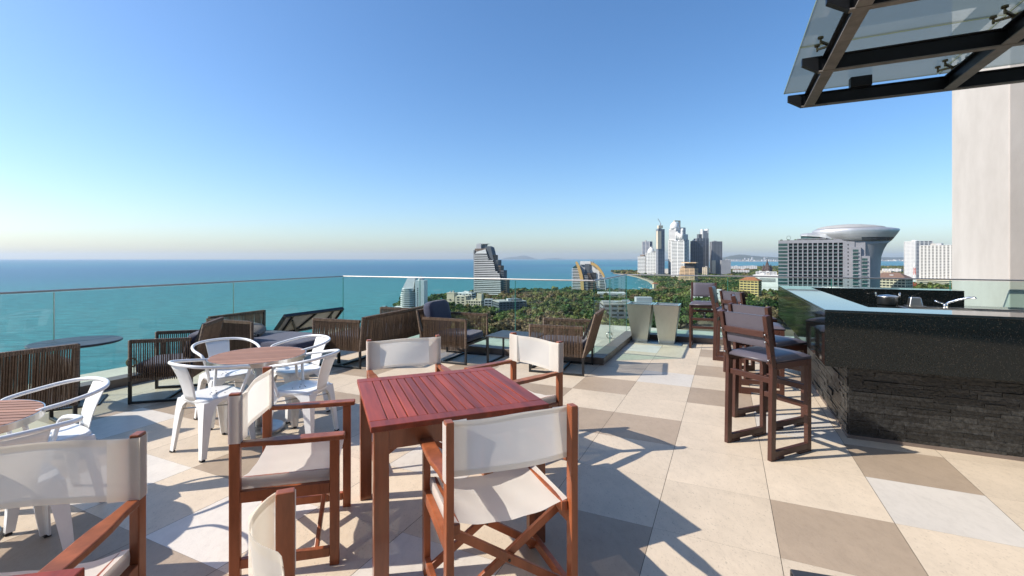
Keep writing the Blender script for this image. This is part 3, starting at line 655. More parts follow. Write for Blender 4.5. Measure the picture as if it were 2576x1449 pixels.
m = MB(); m.box(-.10,.10,-.075,.075,-.0,.006); m.build('box_tray', m_steel, t, bevel=.002)
for k,(x,y,lb) in enumerate(((2.30,2.06,'shallow steel bowl on the worktop left of the other bowl'),(2.42,1.80,'shallow steel bowl at the right picture edge on the worktop'))):
    m = MB(); m.lathe([(.05,.0),(.085,.03),(.098,.055),(.104,.058),(.100,.060),(.08,.035),(.045,.008)],40); m.lathe([(.004,.06),(.016,.07),(.004,.082)],12)
    o = m.build('steel_bowl', m_chrome, smooth=True); onbar(o, x+.08, y, .905); tag(o, lb, 'bowl', 'steel bowls on the bar')
# low slate block, lower right
m = MB(); m.box(.02,.78,-.68,-.02,0,.10); 
sb = empty('slate_block', (1.262,2.10,0), R(-16), 'low slate clad block poking into the bottom edge of the picture', 'block')
m.build('block_core', m_black, sb); m = MB(); z = 0
for h in (.04,.035,.04):
    course_face(Vector((.02,-.02,0)), Vector((0,-1,0)), Vector((-1,0,0)), .66, z, h); course_face(Vector((.0,-.02,0)), Vector((1,0,0)), Vector((0,1,0)), .78, z, h); z += h
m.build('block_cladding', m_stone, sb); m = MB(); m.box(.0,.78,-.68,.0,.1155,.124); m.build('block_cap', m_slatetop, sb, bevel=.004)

# ---------------------------------------------------------------- plaster column / wall of the hotel
a1, a2, b1 = 9.34, 11.27, 3.82
wl = empty('plaster_wall', W(b1,a1), GR, 'tall pale pink plaster wall at the right beyond the railing', 'wall')
m = MB(); m.box(0,9,0,a2-a1,-3,14); m.build('wall_body', m_plaster, wl, bevel=.012)
m_pl2 = M('grey patched plaster', (.47,.43,.395), .9, var=.08, scale=2, bump=.2, bscale=8)

# ---------------------------------------------------------------- steel and glass canopy
cp = empty('glass_canopy', W(0,0,0), GR, 'black steel beam canopy roofed with grey glass panes', 'canopy')
ZC, BHt = 3.30, .15
def ibeam(nm, p, q, w=.10, h=BHt, parent=cp):
    m = MB(); p, q = Vector(p), Vector(q)
    m.bar(p+Vector((0,0,h/2)), q+Vector((0,0,h/2)), .022, h-.024)
    m.bar(p+Vector((0,0,h-.006)), q+Vector((0,0,h-.006)), w, .012); m.m = 1
    m.bar(p+Vector((0,0,.006)), q+Vector((0,0,.006)), w, .012)
    return m.build(nm, [m_beam, m_under], parent, bevel=.002, seg=1)
cross = [6.36,5.24,4.03,2.86,1.7]
for a in cross:
    ibeam('cross_beam', (.80,a,ZC), (7.0,a,ZC), w=.06, h=BHt)
    m = MB(); m.loft([[(.665,a-.03,ZC+.085),(.665,a+.03,ZC+.085),(.665,a+.03,ZC+BHt),(.665,a-.03,ZC+BHt)],[(.799,a-.03,ZC),(.799,a+.03,ZC),(.799,a+.03,ZC+BHt),(.799,a-.03,ZC+BHt)]])
    m.build('beam_end', m_beam, cp)
for b2 in (.88,2.13,3.45,4.8):
    for a, a_ in zip(cross[1:], cross[:-1]): ibeam('rafter', (b2,a+.032,ZC+.004), (b2,a_-.032,ZC+.004), h=BHt-.008)
m_cglass = None
def cg():
    m, ns, L = nt('grey reflective roof glass'); out = N(ns,'OutputMaterial'); t = N(ns,'BsdfTransparent', Color=(.55,.63,.65,1)); g = N(ns,'BsdfGlossy', Roughness=.02, Color=(.9,.95,.97,1)); d = N(ns,'BsdfDiffuse', Color=(.30,.36,.37,1)); tr = N(ns,'BsdfTranslucent', Color=(.32,.37,.39,1))
    a = N(ns,'MixShader'); a.inputs[0].default_value=.40; L.new(t.outputs[0],a.inputs[1]); L.new(g.outputs[0],a.inputs[2])
    b = N(ns,'MixShader'); b.inputs[0].default_value=.45; L.new(a.outputs[0],b.inputs[1]); L.new(tr.outputs[0],b.inputs[2]); L.new(b.outputs[0],out.inputs[0]); return m
m_cglass = cg(); m_cedge = M('yellow green glass edge', (.20,.23,.08), .3)
ZG = ZC+BHt+.115
for i,(bb0,bb1) in enumerate(((.65,2.125),(2.135,3.445),(3.455,5.2))):
    for aa0,aa1 in ((5.245,6.63),(4.035,5.235),(2.865,4.025),(1.6,2.855)):
        m = MB(); m.box(bb0,bb1,aa0,aa1,ZG,ZG+.016); m.mi = [0,0,1,1,1,1]; m.build('glass_pane', [m_cglass, m_cedge], cp)
for b2,a in ((.88,5.24),(2.13,6.36),(2.13,5.24),(2.13,4.03),(3.45,6.36),(3.45,5.24)):
    if 1:
        m = MB(); m.tube([(b2,a-.1,ZC+BHt-.01),(b2,a-.1,ZG-.05)], .014, 8)
        for sx in (-1,1):
            for sy in (-1,1):
                e_ = Vector((b2+sx*.09, a-.1+sy*.09, ZG-.045)); m.bar((b2,a-.1,ZG-.06), e_, .022, .016); m.tube([e_-Vector((0,0,.02)), e_+Vector((0,0,.046))], .009, 8); m.tube([e_+Vector((0,0,.028)), e_+Vector((0,0,.044))], .024, 10)
        m.build('spider_fitting', m_cgold, cp)
m = MB(); m.box(1.27,1.47,6.31,6.41,ZC+BHt+.001,ZC+BHt+.115); m.build('floodlight_box', m_beam, cp, bevel=.006)
for a in (5.24,1.7):
    m = MB(); m.box(6.9,7.06,a-.08,a+.08,0,ZC-.001); m.build('canopy_post', m_beam, cp)

# ---------------------------------------------------------------- unseen facade added behind the terrace for its reflections and bounce light
hf = empty('bounce_facade', W(-2.5,-6.5), GR, 'unseen facade with white window frames, added for reflections and bounce light', 'building')
m_fac = M('grey facade render', (.40,.39,.38), .8, var=.1, scale=.8); m_fwin = M('facade window glass', (.02,.025,.03), .08)
m = MB(); m.box(0,15,-.4,0,-1,11); m.build('facade_wall', m_fac, hf)
for k in range(3):
    for i in range(7):
        x = .5+i*2.1; z = .1+k*3.05
        q = MB(); q.box(x,x+1.7,.001,.03,z,z+2.4); w_ = q.build('window', m_fwin, hf)
        q = MB()
        for b in ((x-.06,x+1.76,.031,.09,z+2.4,z+2.48),(x-.06,x+1.76,.031,.09,z-.08,z),(x-.06,x,.031,.09,z,z+2.4),(x+1.7,x+1.76,.031,.09,z,z+2.4),(x+.82,x+.88,.031,.08,z,z+2.4)): q.box(*b)
        q.build('frame', m_wmetal, w_)
# ---------------------------------------------------------------- sea, land, haze
SEA = -80.0
def PX(u, Y): return (u-CX)/F*Y
def ZV(v, Y): return H+(HZ-v)/F*Y
def SV(u, v): Y = F*(H-SEA)/(v-HZ); return (PX(u,Y), Y)
def seamat():
    m, ns, L = nt('teal sea water'); out = N(ns,'OutputMaterial'); p = N(ns,'BsdfPrincipled', Roughness=.32); p.inputs['IOR'].default_value = 1.33; p.inputs['Specular IOR Level'].default_value = .13
    tc = N(ns,'TexCoord'); sp = N(ns,'SeparateXYZ'); L.new(tc.outputs['Object'], sp.inputs[0])
    ln = N(ns,'VectorMath', operation='LENGTH'); L.new(tc.outputs['Object'], ln.inputs[0])
    lg = N(ns,'Math', operation='LOGARITHM'); lg.inputs[1].default_value = 10; L.new(ln.outputs['Value'], lg.inputs[0])
    mr = N(ns,'MapRange'); mr.inputs[1].default_value=2.4; mr.inputs[2].default_value=4.4; L.new(lg.outputs[0], mr.inputs[0])
    cr = N(ns,'ValToRGB'); e = cr.color_ramp; L.new(mr.outputs[0], cr.inputs[0])
    e.elements[0].position=0; e.elements[0].color=(.028,.145,.152,1); e.elements[1].position=1; e.elements[1].color=(.02,.11,.19,1)
    for pos,c in ((.28,(.032,.17,.17)),(.42,(.014,.14,.155)),(.52,(.01,.10,.16)),(.62,(.01,.09,.17)),(.75,(.014,.13,.19))):
        k = e.elements.new(pos); k.color = (*c,1)
    mp = N(ns,'Mapping'); mp.inputs['Scale'].default_value=(.00022,.0009,1); L.new(tc.outputs['Object'], mp.inputs[0])
    no = N(ns,'TexNoise', Scale=1.0, Detail=3); L.new(mp.outputs[0], no.inputs['Vector'])
    r2 = N(ns,'ValToRGB'); r2.color_ramp.elements[0].position=.42; r2.color_ramp.elements[0].color=(0,0,0,1); r2.color_ramp.elements[1].position=.58; r2.color_ramp.elements[1].color=(.55,.55,.55,1); L.new(no.outputs['Fac'], r2.inputs[0])
    # shallow turquoise towards the bay (east of the camera axis)
    ex = N(ns,'MapRange'); ex.inputs[1].default_value=-200; ex.inputs[2].default_value=900; L.new(sp.outputs[0], ex.inputs[0])
    mu = N(ns,'Math', operation='MULTIPLY'); L.new(ex.outputs[0], mu.inputs[0]); L.new(r2.outputs[0], mu.inputs[1])
    mx = N(ns,'Mix', data_type='RGBA'); mx.inputs[7].default_value=(.035,.22,.225,1); L.new(mu.outputs[0], mx.inputs[0]); L.new(cr.outputs[0], mx.inputs[6])
    # wind streaks and small crests
    m2 = N(ns,'Mapping'); m2.inputs['Scale'].default_value=(.035,.10,1); m2.inputs['Rotation'].default_value=(0,0,.25); L.new(tc.outputs['Object'], m2.inputs[0])
    n2 = N(ns,'TexNoise', Scale=1.0, Detail=8, Roughness=.72); L.new(m2.outputs[0], n2.inputs['Vector'])
    hv = N(ns,'MapRange'); hv.inputs[1].default_value=.3; hv.inputs[2].default_value=.7; hv.inputs[3].default_value=.40; hv.inputs[4].default_value=1.55; L.new(n2.outputs['Fac'], hv.inputs[0])
    hs = N(ns,'HueSaturation'); L.new(mx.outputs[2], hs.inputs['Color']); L.new(hv.outputs[0], hs.inputs['Value'])
    m3 = N(ns,'Mapping'); m3.inputs['Scale'].default_value=(.07,.16,1); L.new(tc.outputs['Object'], m3.inputs[0])
    n3 = N(ns,'TexNoise', Scale=1.0, Detail=3, Roughness=.6); L.new(m3.outputs[0], n3.inputs['Vector'])
    wc = N(ns,'MapRange'); wc.inputs[1].default_value=.70; wc.inputs[2].default_value=.76; L.new(n3.outputs['Fac'], wc.inputs[0])
    mw = N(ns,'Mix', data_type='RGBA'); mw.inputs[7].default_value=(.6,.65,.66,1); L.new(wc.outputs[0], mw.inputs[0]); L.new(hs.outputs[0], mw.inputs[6])
    L.new(mw.outputs[2], p.inputs['Base Color'])
    bp = N(ns,'Bump', Strength=.5, Distance=1.2); L.new(n2.outputs['Fac'], bp.inputs['Height']); L.new(bp.outputs[0], p.inputs['Normal'])
    L.new(p.outputs[0], out.inputs[0]); return m
m = MB(); XS = 60000; m.add([(-XS,-2500,SEA),(XS,-2500,SEA),(XS,45000,SEA),(-XS,45000,SEA)], [(0,1,2,3)])
tag(m.build('sea', seamat(), recalc=False), kind='structure')
def hazemat():
    m, ns, L = nt('thin sea haze'); out = N(ns,'OutputMaterial'); v = N(ns,'VolumePrincipled'); v.inputs['Color'].default_value=(.76,.88,1,1); v.inputs['Density'].default_value=HAZE; v.inputs['Anisotropy'].default_value=.2
    L.new(v.outputs[0], out.inputs['Volume']); return m
HAZE = 2.2e-5
m = MB(); m.box(-XS-100,XS+100,-2600,45100,SEA-2,420); tag(m.build('haze', hazemat()), kind='stuff')

coast = [(1000,905),(1002,800),(990,786),(1010,772),(1085,762),(1125,757),(1195,746),(1280,742),(1440,738),(1530,738),(1600,745),(1650,740),(1662,730),(1655,718),(1640,708),(1610,698),(1580,692),(1545,688.5),(1540,685.5),(1600,684.5),(1760,680),(1840,674.5),(1960,672.5),(2200,672.5),(2290,668.5),(3000,668.5),(3000,905)]
land = [SV(*p) for p in coast]; land = [(land[0][0]-20,120)] + land + [(1600,120)]
m_ground = M('dry scrub ground', (.085,.085,.045), .95, var=.5, scale=.02, c2=(.15,.125,.08))
m_sand = M('pale beach sand', (.40,.33,.24), .95, var=.15, scale=.05)
m_rock = M('wet shore rock', (.075,.07,.06), .8, var=.5, scale=.3)
m = MB(); m.prism(land, SEA-1.5, SEA+2.2); tag(m.build('ground', m_ground), kind='structure')
m = MB(); bp_ = [SV(*p) for p in coast[11:18]]; vs = []
for i,(x,y) in enumerate(bp_):
    a = Vector(bp_[max(i-1,0)]); b = Vector(bp_[min(i+1,len(bp_)-1)]); d = (b-a).normalized(); n = Vector((-d.y,d.x)); wd = 15 if 0 < i < 6 else 6
    vs += [(x+n.x*wd,y+n.y*wd,SEA+.15),(x-n.x*10,y-n.y*10,SEA+2.35)]
m.add(vs, [(2*i,2*i+1,2*i+3,2*i+2) for i in range(len(bp_)-1)]); tag(m.build('beach', m_sand, recalc=False), kind='structure')
def inpoly(x, y, P):
    r = False; j = len(P)-1
    for i in range(len(P)):
        (xi,yi),(xj,yj) = P[i],P[j]
        if (yi>y) != (yj>y) and x < (xj-xi)*(y-yi)/(yj-yi)+xi: r = not r
        j = i
    return r
def S01(t): t = min(1,max(0,t)); return t*t*(3-2*t)
def hz(x, y):     # low wooded hill inland to the right
    u = CX+F*x/y; return 17*S01((u-1640)/130)*S01((1350-y)/450)*S01((y-250)/150)*(.8+.2*math.sin(x*.013)) + 7*S01((u-1300)/120)*S01((1000-y)/250)*S01((y-250)/150)
q = MB(); us = [1180+ (2900-1180)*i/50 for i in range(51)]; ys_ = [255*(1400/255)**(j/34) for j in range(35)]
q.add([(PX(u,y),y,SEA+1.9+hz(PX(u,y),y)*1.0) for y in ys_ for u in us], [(j*51+i,j*51+i+1,(j+1)*51+i+1,(j+1)*51+i) for j in range(34) for i in range(50) if all(inpoly(PX(us[i+a],ys_[j+b]),ys_[j+b],land) for a in (0,1) for b in (0,1))])
tag(q.build('hill', m_ground, smooth=True, recalc=False), kind='structure')
# rocks in the surf, lower left
for k,(u,v,s) in enumerate(((986,780,4),(978,776,3),(992,788,5),(968,781,2.5),(998,793,4.5),(982,787,3),(972,772,2),(1002,784,4))):
    x,y = SV(u,v); q = MB(); rr = random.Random(k)
    q.lathe([(s*.2,-1),(s,-.6),(s*.9,.3),(s*.5,.9),(s*.1,1.2)], 9); q.v = [(a*(1+rr.uniform(-.3,.3)),b*(1+rr.uniform(-.3,.3)),c*(1+rr.uniform(-.3,.3))) for a,b,c in q.v]
    o = q.build('shore_rock', m_rock); o.location=(x,y,SEA+.6); tag(o,'dark rock breaking the surf below the white condominium','rock','rocks in the surf')
m_foam = M('sea foam', (.72,.75,.75), .9, var=.1, scale=.2)
# boat wakes (stuff on the water)
def wake(u0,v0,u1,v1,wd):
    p, q = Vector(SV(u0,v0)), Vector(SV(u1,v1)); n = (q-p).normalized(); n = Vector((-n.y,n.x)); k = 24; vs=[]
    for i in range(k+1):
        t=i/k; c=p.lerp(q,t); h_=wd*(.2+.8*math.sin(math.pi*min(1,t*1.1+.02))**.7)*random.uniform(.4,1.2); vs += [(c.x+n.x*h_,c.y+n.y*h_,SEA+.12),(c.x-n.x*h_*.6,c.y-n.y*h_*.6,SEA+.12)]
    q2=MB(); q2.add(vs,[(2*i,2*i+1,2*i+3,2*i+2) for i in range(k)]); tag(q2.build('boat_wake', m_foam, recalc=False), kind='stuff')
for u_,v_ in ((978,774),(985,777),(991,783),(970,779),(1001,789),(966,770),(1006,776)): wake(u_-4,v_+.8,u_+5,v_-.6,2.4)
wake(1088,731.3,1116,728.2,1.6); wake(940,745,1030,733,.5)

# ---------------------------------------------------------------- islands, far shore
m_isl = M('wooded island', (.07,.085,.07), .95, var=.4, scale=.002)
def ridge(name, u0, u1, Y, prof, mat_, depth=1500, zb=SEA-1):
    q = MB(); k = len(prof); n = 60; rings=[]
    for i in range(n+1):
        t = i/n; f = t*(k-1); a = int(min(f,k-2)); u = u0+(u1-u0)*t; v = prof[a]+(prof[a+1]-prof[a])*(f-a)
        z = max(zb+2, ZV(v,Y)+ (math.sin(i*1.7)+math.sin(i*.61+1))*Y*.00018)
        x = PX(u,Y); rings.append([(x,Y-depth,zb),(x,Y-depth*.45,zb+(z-zb)*.62),(x,Y,z),(x,Y+depth,zb)])
    q.loft(rings); return tag(q.build(name, mat_, smooth=False), kind='structure')
ridge('island_hills',1262,1352,38000,[652,649,647.5,646,646.5,644.5,643,642.5,644.5,647,650,651.5],m_isl)
ridge('island_hills',1365,1420,40000,[652,650,649.5,649,650,652],m_isl)
ridge('hills',1800,1990,17500,[652,648,643.5,640.5,641,643.5,645,646,647,648,650],m_isl,1200)
ridge('hills',1960,2750,19500,[650,648.5,648,647,647.5,646.5,645.5,646,645,645,646],m_isl,1200)
far = [(1790,657.2),(1900,657.8),(2250,656.8),(2450,656.6),(2750,656.6)]
q = MB(); P = [SV(*p) for p in far]; q.prism(P+[(P[-1][0]+3000,26000),(P[0][0]-200,26000)][::1], SEA-1, SEA+3); tag(q.build('far_shore', m_ground), kind='structure')
q = MB(); vs=[]
for x,y in P: vs += [(x,y-130,SEA+.5),(x,y+260,SEA+9)]
q.add(vs,[(2*i,2*i+2,2*i+3,2*i+1) for i in range(len(P)-1)]); tag(q.build('far_beach', m_sand, recalc=False), kind='structure')
m_wall_w = M('white painted render', (.66,.65,.62), .8, var=.08, scale=.25)
q = MB(); rr = random.Random(3)
for i in range(420):
    u = rr.uniform(1830,2450); Y = rr.uniform(13400,17200); h = rr.choice((12,14,18,22,26,40)); wd = rr.uniform(15,70)
    if rr.random()<.06: h = rr.uniform(70,120); wd = 22
    x = PX(u,Y); q.box(x-wd,x+wd,Y-15,Y+15,SEA+2,SEA+h+8)
tag(q.build('far_city', m_wall_w), kind='stuff')

# ---------------------------------------------------------------- boats
m_hull = M('dark ship hull', (.05,.055,.07), .6); m_deckw = M('white ship superstructure', (.7,.7,.7), .6)
def ship(u, v, ln, label, hull=None, sail=False):
    x, y = SV(u, v); t = empty('ship' if not sail else 'sailing_boat', (x,y,SEA), 0, label, 'ship' if not sail else 'boat')
    q = MB(); h = ln*.07; q.loft([[(-ln/2,-ln*.05,0),(-ln/2,ln*.05,0),(-ln/2,ln*.05,h),(-ln/2,-ln*.05,h)],[(ln*.4,-ln*.06,0),(ln*.4,ln*.06,0),(ln*.42,ln*.06,h),(ln*.42,-ln*.06,h)],[(ln*.47,-.2,0),(ln*.47,.2,0),(ln*.5,.3,h*1.3),(ln*.5,-.3,h*1.3)]]); q.build('hull', hull or m_hull, t)
    if sail:
        q = MB(); q.bar((0,0,h),(0,0,ln*1.2),.3,.3); q.build('mast', m_deckw, t); q = MB(); q.prism([(0,h*1.6),(ln*.35,h*1.6),(0,ln*1.1)],-.1,.1,Matrix.Rotation(R(90),4,'X')); q.build('sail', m_deckw, t)
    else:
        q = MB(); q.box(-ln*.42,-ln*.18,-ln*.04,ln*.04,h+.01,h+ln*.10); q.box(-ln*.38,-ln*.26,-ln*.03,ln*.03,h+ln*.101,h+ln*.15); q.build('superstructure', m_deckw, t)
    return t
ship(1081.5,653.6,150,'white cargo ship far out on the horizon left of the striped tower',m_deckw)
ship(1240-18,653.4,190,'low dark ship on the horizon just left of the striped tower')
ship(295,653.0,170,'tiny dark ship alone on the horizon at the far left')
for k,(u,v) in enumerate(((1573,655.8),(1592,656.4),(1617,656.2),(1630,655.6),(1647,656.6))):
    ship(u,v,55,'small white boat on the turquoise water left of the tower cluster',m_deckw,sail=k in (0,3))['group']='small white boats off the headland'
for k,(u,v) in enumerate(((1602,712),(1618,716),(1630,721),(1611,724),(1640,726),(1596,727),(1622,731),(1608,705))):
    o = ship(u,v,11,'small boat moored off the beach in the bay',m_deckw); o['group']='moored boats in the bay'; o['category']='boat'; o.name='moored_boat'; o.rotation_euler.z = rr.uniform(-.5,.5)
# ---------------------------------------------------------------- buildings
FOOT = []; land_in = land
def WM(n, c, **k): return M(n, c, k.pop('rough',.8), var=k.pop('var',.08), scale=k.pop('scale',.15), **k)
mw = WM('plain white wall',(.68,.67,.64)); mcream = WM('cream wall',(.60,.51,.38)); mgrey = WM('mid grey wall',(.27,.28,.30)); mdgrey = WM('dark slate grey wall',(.10,.115,.13))  # mw is one even white for walls, bands and domes
mlgrey = WM('light grey wall',(.42,.42,.43)); mblue = WM('dark blue grey wall',(.085,.11,.16)); mbrown = WM('brown panel wall',(.16,.115,.085)); morange = WM('apricot wall',(.60,.42,.25)); myellow = WM('yellow wall',(.66,.50,.20)); mred = WM('terracotta roof',(.34,.115,.05)); mroofb = WM('brown tile roof',(.16,.10,.075)); mgold = WM('golden fascia',(.58,.38,.14)); mroofg = WM('pale flat roof',(.38,.36,.33)); mdark = WM('dark glazing and recess shade',(.035,.038,.042)); mtemple = WM('dark carved timber',(.075,.05,.042))  # mdark: near black for dark glazing, with recess shade put into the colour
mwin = M('dark window glass', (.028,.038,.046), .12, var=.5, scale=.35, spec=.6); mwing = M('green window glass', (.03,.075,.075), .12, var=.5, scale=.3, spec=.6); mpool = WM('teal court',(.03,.22,.19))
ZB = SEA+2
def site(name, u, Y, rot, label, cat='building', group=None, foot=0):
    x = PX(u,Y); t = empty(name, (x,Y,0), -math.atan((u-CX)/F)+R(rot), label, cat, group)
    if foot: FOOT.append((x,Y,foot))
    return t
def part(t, name, mat_, *boxes, bevel=0):
    m = MB()
    for b in boxes: m.box(*b)
    return m.build(name, mat_, t, bevel=bevel, recalc=False)
def repeat(o, zs):
    for z in zs:
        c = o.copy(); col.objects.link(c); c.parent = o.parent; c.location = Vector((o.location.x,o.location.y,z))
def block(t, w, d, z0, z1, fl, wall, glass, band=.42, out=.35, nx=0, ny=0, pw=.9, x0=0, y0=0, roof=None, bandname='floor_band', pier='pier', parapet=1.2):
    """glazed core with a wall band for every storey and piers; local -y is the front"""
    part(t,'glazed_core',glass,(x0-w/2,x0+w/2,y0-d/2,y0+d/2,z0,z1))
    n = max(1,int(round((z1-z0)/fl))); h = (z1-z0)/n; o_ = out
    b = part(t,bandname,wall,(x0-w/2-o_,x0+w/2+o_,y0-d/2-o_,y0+d/2+o_,0,h*band)); b.location.z = z0
    repeat(b,[z0+h*i for i in range(1,n)])
    def pr(px, py, sx, sy): return part(t,pier,wall,(px-sx/2,px+sx/2,py-sy/2,py+sy/2,z0+.05,z1-.05))
    q = o_*2-.12
    for i in range(nx+1 if nx else 0):
        x = x0-w/2+w*i/nx
        for s in (-1,1): pr(x, y0+s*d/2, pw, q) if 0<i<nx else pr(x, y0+s*(d/2-.01), pw+.08, q)
    for i in range(1,ny):
        y = y0-d/2+d*i/ny
        for s in (-1,1): pr(x0+s*w/2, y, q, pw)
    for i in range(2 if w > 12 and parapet < 2 else 0):
        rw, rd, rx, ry = w*random.uniform(.10,.22), d*random.uniform(.15,.35), x0+w*random.uniform(-.32,.25), y0+d*random.uniform(-.2,.2)
        part(t,'roof_plant_room',random.choice((mlgrey,mroofg,wall)),(rx-rw/2,rx+rw/2,ry-rd/2,ry+rd/2,z1+parapet+.01,z1+parapet+random.uniform(2,5)*(1 if z1 > -40 else .6)))
    part(t,'roof_parapet',roof or wall,(x0-w/2-o_-.06,x0+w/2+o_+.06,y0-d/2-o_-.06,y0+d/2+o_+.06,z1-.02,z1+parapet))
def tower(name,label,u0,u1,Y,vt,rot,asp,fl,wall,glass,group=None,base=ZB,**k):
    A = (u1-u0)/F*Y; uc=(u0+u1)/2; c_, s_ = abs(math.cos(R(rot))), abs(math.sin(R(rot))); w = A/(c_+asp*s_); d = w*asp
    t = site(name,uc,Y+d/2,rot,label,'tower' if 'tower' in name else 'building',group,foot=max(w,d)*.55)
    block(t,w,d,base,ZV(vt,Y),fl,wall,glass,**k); t['category']='tower' if 'tower' in name else 'building'
    return t,w,d
# white condominium with rounded balconies
Y=640; t = site('condominium_tower',1043,Y+12,-16,'white condominium with rounded balconies and pyramid roof by the surf','tower',foot=22)
s_ = Y/F; zt = ZV(733,Y); n=13; zb = ZV(800,Y); h=(zt-zb)/n
def rr_plan(w,d,r,k=8):
    P=[]
    for cx,cy,a0 in ((w/2-r,d/2-r,0),(-w/2+r,d/2-r,90),(-w/2+r,-d/2+r,180),(w/2-r,-d/2+r,270)):
        for i in range(k+1): a=R(a0+90*i/k); P.append((cx+r*math.cos(a),cy+r*math.sin(a)))
    return P
W1=42*s_; off=-14*s_
q=MB(); q.prism([(x+off,y) for x,y in rr_plan(W1-2.2,20,8)],ZB,zt+2); q.build('glazed_core',mwin,t)
for i in range(n+2):
    tap = 1-.0*i if i<n-1 else 1-.07*(i-n+2)
    q=MB(); q.prism([(x*tap+off,y) for x,y in rr_plan(W1,22,9)],zb+h*i-.2,zb+h*i+h*.42); q.build('balcony_band',mw,t)
q=MB(); zr=ZV(701,Y); q.loft([[(off-15*s_,-10,zt+h*.2),(off+15*s_,-10,zt+h*.2),(off+15*s_,9,zt+h*.2),(off-15*s_,9,zt+h*.2)],[(off-5*s_,-1,zr),(off+16*s_,-1,zr),(off+16*s_,8,zr),(off-5*s_,8,zr)]]); q.build('pyramid_roof',mlgrey,t)
q=MB(); q.box(off+20*s_,off+43*s_,-9,10,ZB,ZV(706,Y)); q.build('stair_slab',mw,t)
for cx in (26.5,): 
    b=part(t,'stair_window',mwin,(off+(cx-1.2)*s_,off+(cx+1.2)*s_,-9.15,-9,0,h*.62)); b.location.z=zb; repeat(b,[zb+h*i for i in range(1,n+2)])
q=MB(); q.lathe([(4.5,ZV(706,Y)),(4.2,ZV(702,Y)),(2.6,ZV(699.5,Y)),(.4,ZV(698.5,Y))],16,(off+31*s_,0,0)); q.build('roof_dome',mlgrey,t)
part(t,'roof_mast',mgrey,(off+30*s_,off+32*s_,-1,1,ZV(699,Y),ZV(695,Y)))
for i,(x0,x1,v0,v1) in enumerate(((-48,-35,775,800),(-52,-48,786,802))): 
    block(t,(x1-x0)*s_,14,ZB,ZV(v0,Y),h,mw,mwin,x0=(x0+x1)/2*s_,nx=3,pw=1.2)
# striped stepped tower
Y=900; s_=Y/F; t = site('striped_tower',1238,Y+14,-20,'tall dark tower striped with white balcony bands, stepping down to the right','tower',foot=34)
X=lambda u:(u-1238)*s_/math.cos(R(20))
zz=lambda v: ZV(v,Y)
q=MB(); q.prism([(X(1200),zz(745)),(X(1264),zz(745)),(X(1261),zz(690)),(X(1247),zz(668)),(X(1243),zz(655)),(X(1233),zz(640)),(X(1230),zz(632)),(X(1200),zz(632))],-14,12,Matrix(((1,0,0,0),(0,0,1,0),(0,1,0,0),(0,0,0,1)))); q.build('glazed_core',mdark,t)
part(t,'lower_core',mdgrey,(X(1200),X(1262),-13.9,11.9,ZB,zz(744.9)))
n=23
for i in range(n):
    v=745-i*(745-638)/n; ur = np.interp(v,[638,654,655,667,684,685,700,745],[1231,1236,1246,1250,1253,1262,1265,1267]); dv=4.65
    q=MB(); sl=.8; q.loft([[(X(1199),-15.4,zz(v)),(X(1199),-13.5,zz(v)),(X(1199),-13.5,zz(v-dv*.42)),(X(1199),-15.4,zz(v-dv*.42))],[(X(ur),-15.4,zz(v+sl)),(X(ur),-13.5,zz(v+sl)),(X(ur),-13.5,zz(v-dv*.5+sl)),(X(ur),-15.4,zz(v-dv*.5+sl))]]); q.build('balcony_band',mw,t)
for j,(ua,ub,va,vb,mm) in enumerate(((1236,1249,641,657,mbrown),(1243,1258,654,678,mdgrey),(1252,1264,668,690,mbrown),(1260,1272,680,710,mdgrey),(1264,1279,703,748,mbrown))):
    part(t,'stepped_block',mm,(X(ua),X(ub),-11+j*.1,9-j*.1,ZB,zz(va)))
    for v in np.arange(va+4,min(vb+18,742),5): part(t,'side_window',mwin,(X(ua+3),X(ub)-.6,-11.3+j*.1,-11.02+j*.1,zz(v+2),zz(v)))
part(t,'left_fin',mgrey,(X(1197.3),X(1199.6),-15,12,ZB,zz(629)))
part(t,'crown_wall',mbrown,(X(1200),X(1229),-13.5,11,zz(637),zz(625)))
q=MB(); q.prism([(X(1201),zz(638)),(X(1231),zz(638)),(X(1228),zz(627)),(X(1206),zz(633))],-15.2,-14.4,Matrix(((1,0,0,0),(0,0,1,0),(0,1,0,0),(0,0,0,1)))); q.build('crown_panel',mw,t)
q=MB(); q.prism([(X(1228),zz(629)),(X(1241),zz(655)),(X(1248),zz(655)),(X(1240),zz(622)),(X(1234),zz(619)),(X(1226),zz(623))],-12.9,8,Matrix(((1,0,0,0),(0,0,1,0),(0,1,0,0),(0,0,0,1)))); q.build('crown_slope',mdgrey,t)
part(t,'roof_drum',mlgrey,(X(1202),X(1214),-10,6,zz(625),zz(614)))
q=MB(); q.prism([(X(1204),zz(613)),(X(1228),zz(613.6)),(X(1230),zz(612.6)),(X(1204),zz(611.8))],-9,6,Matrix(((1,0,0,0),(0,0,1,0),(0,1,0,0),(0,0,0,1)))); q.build('roof_wing',mlgrey,t)
for u in (1217,1223): q=MB(); q.bar((X(u),-2,zz(624)),(X(u+2),-2,zz(613.4)),2,4); q.build('wing_strut',mgrey,t)
q=MB(); q.prism([(X(1204.8),zz(630.6)),(X(1206.8),zz(632.9)),(X(1204.8),zz(635)),(X(1203),zz(632.9))],-13.9,-13.52,Matrix(((1,0,0,0),(0,0,1,0),(0,1,0,0),(0,0,0,1)))); q.build('diamond_emblem',mw,t)
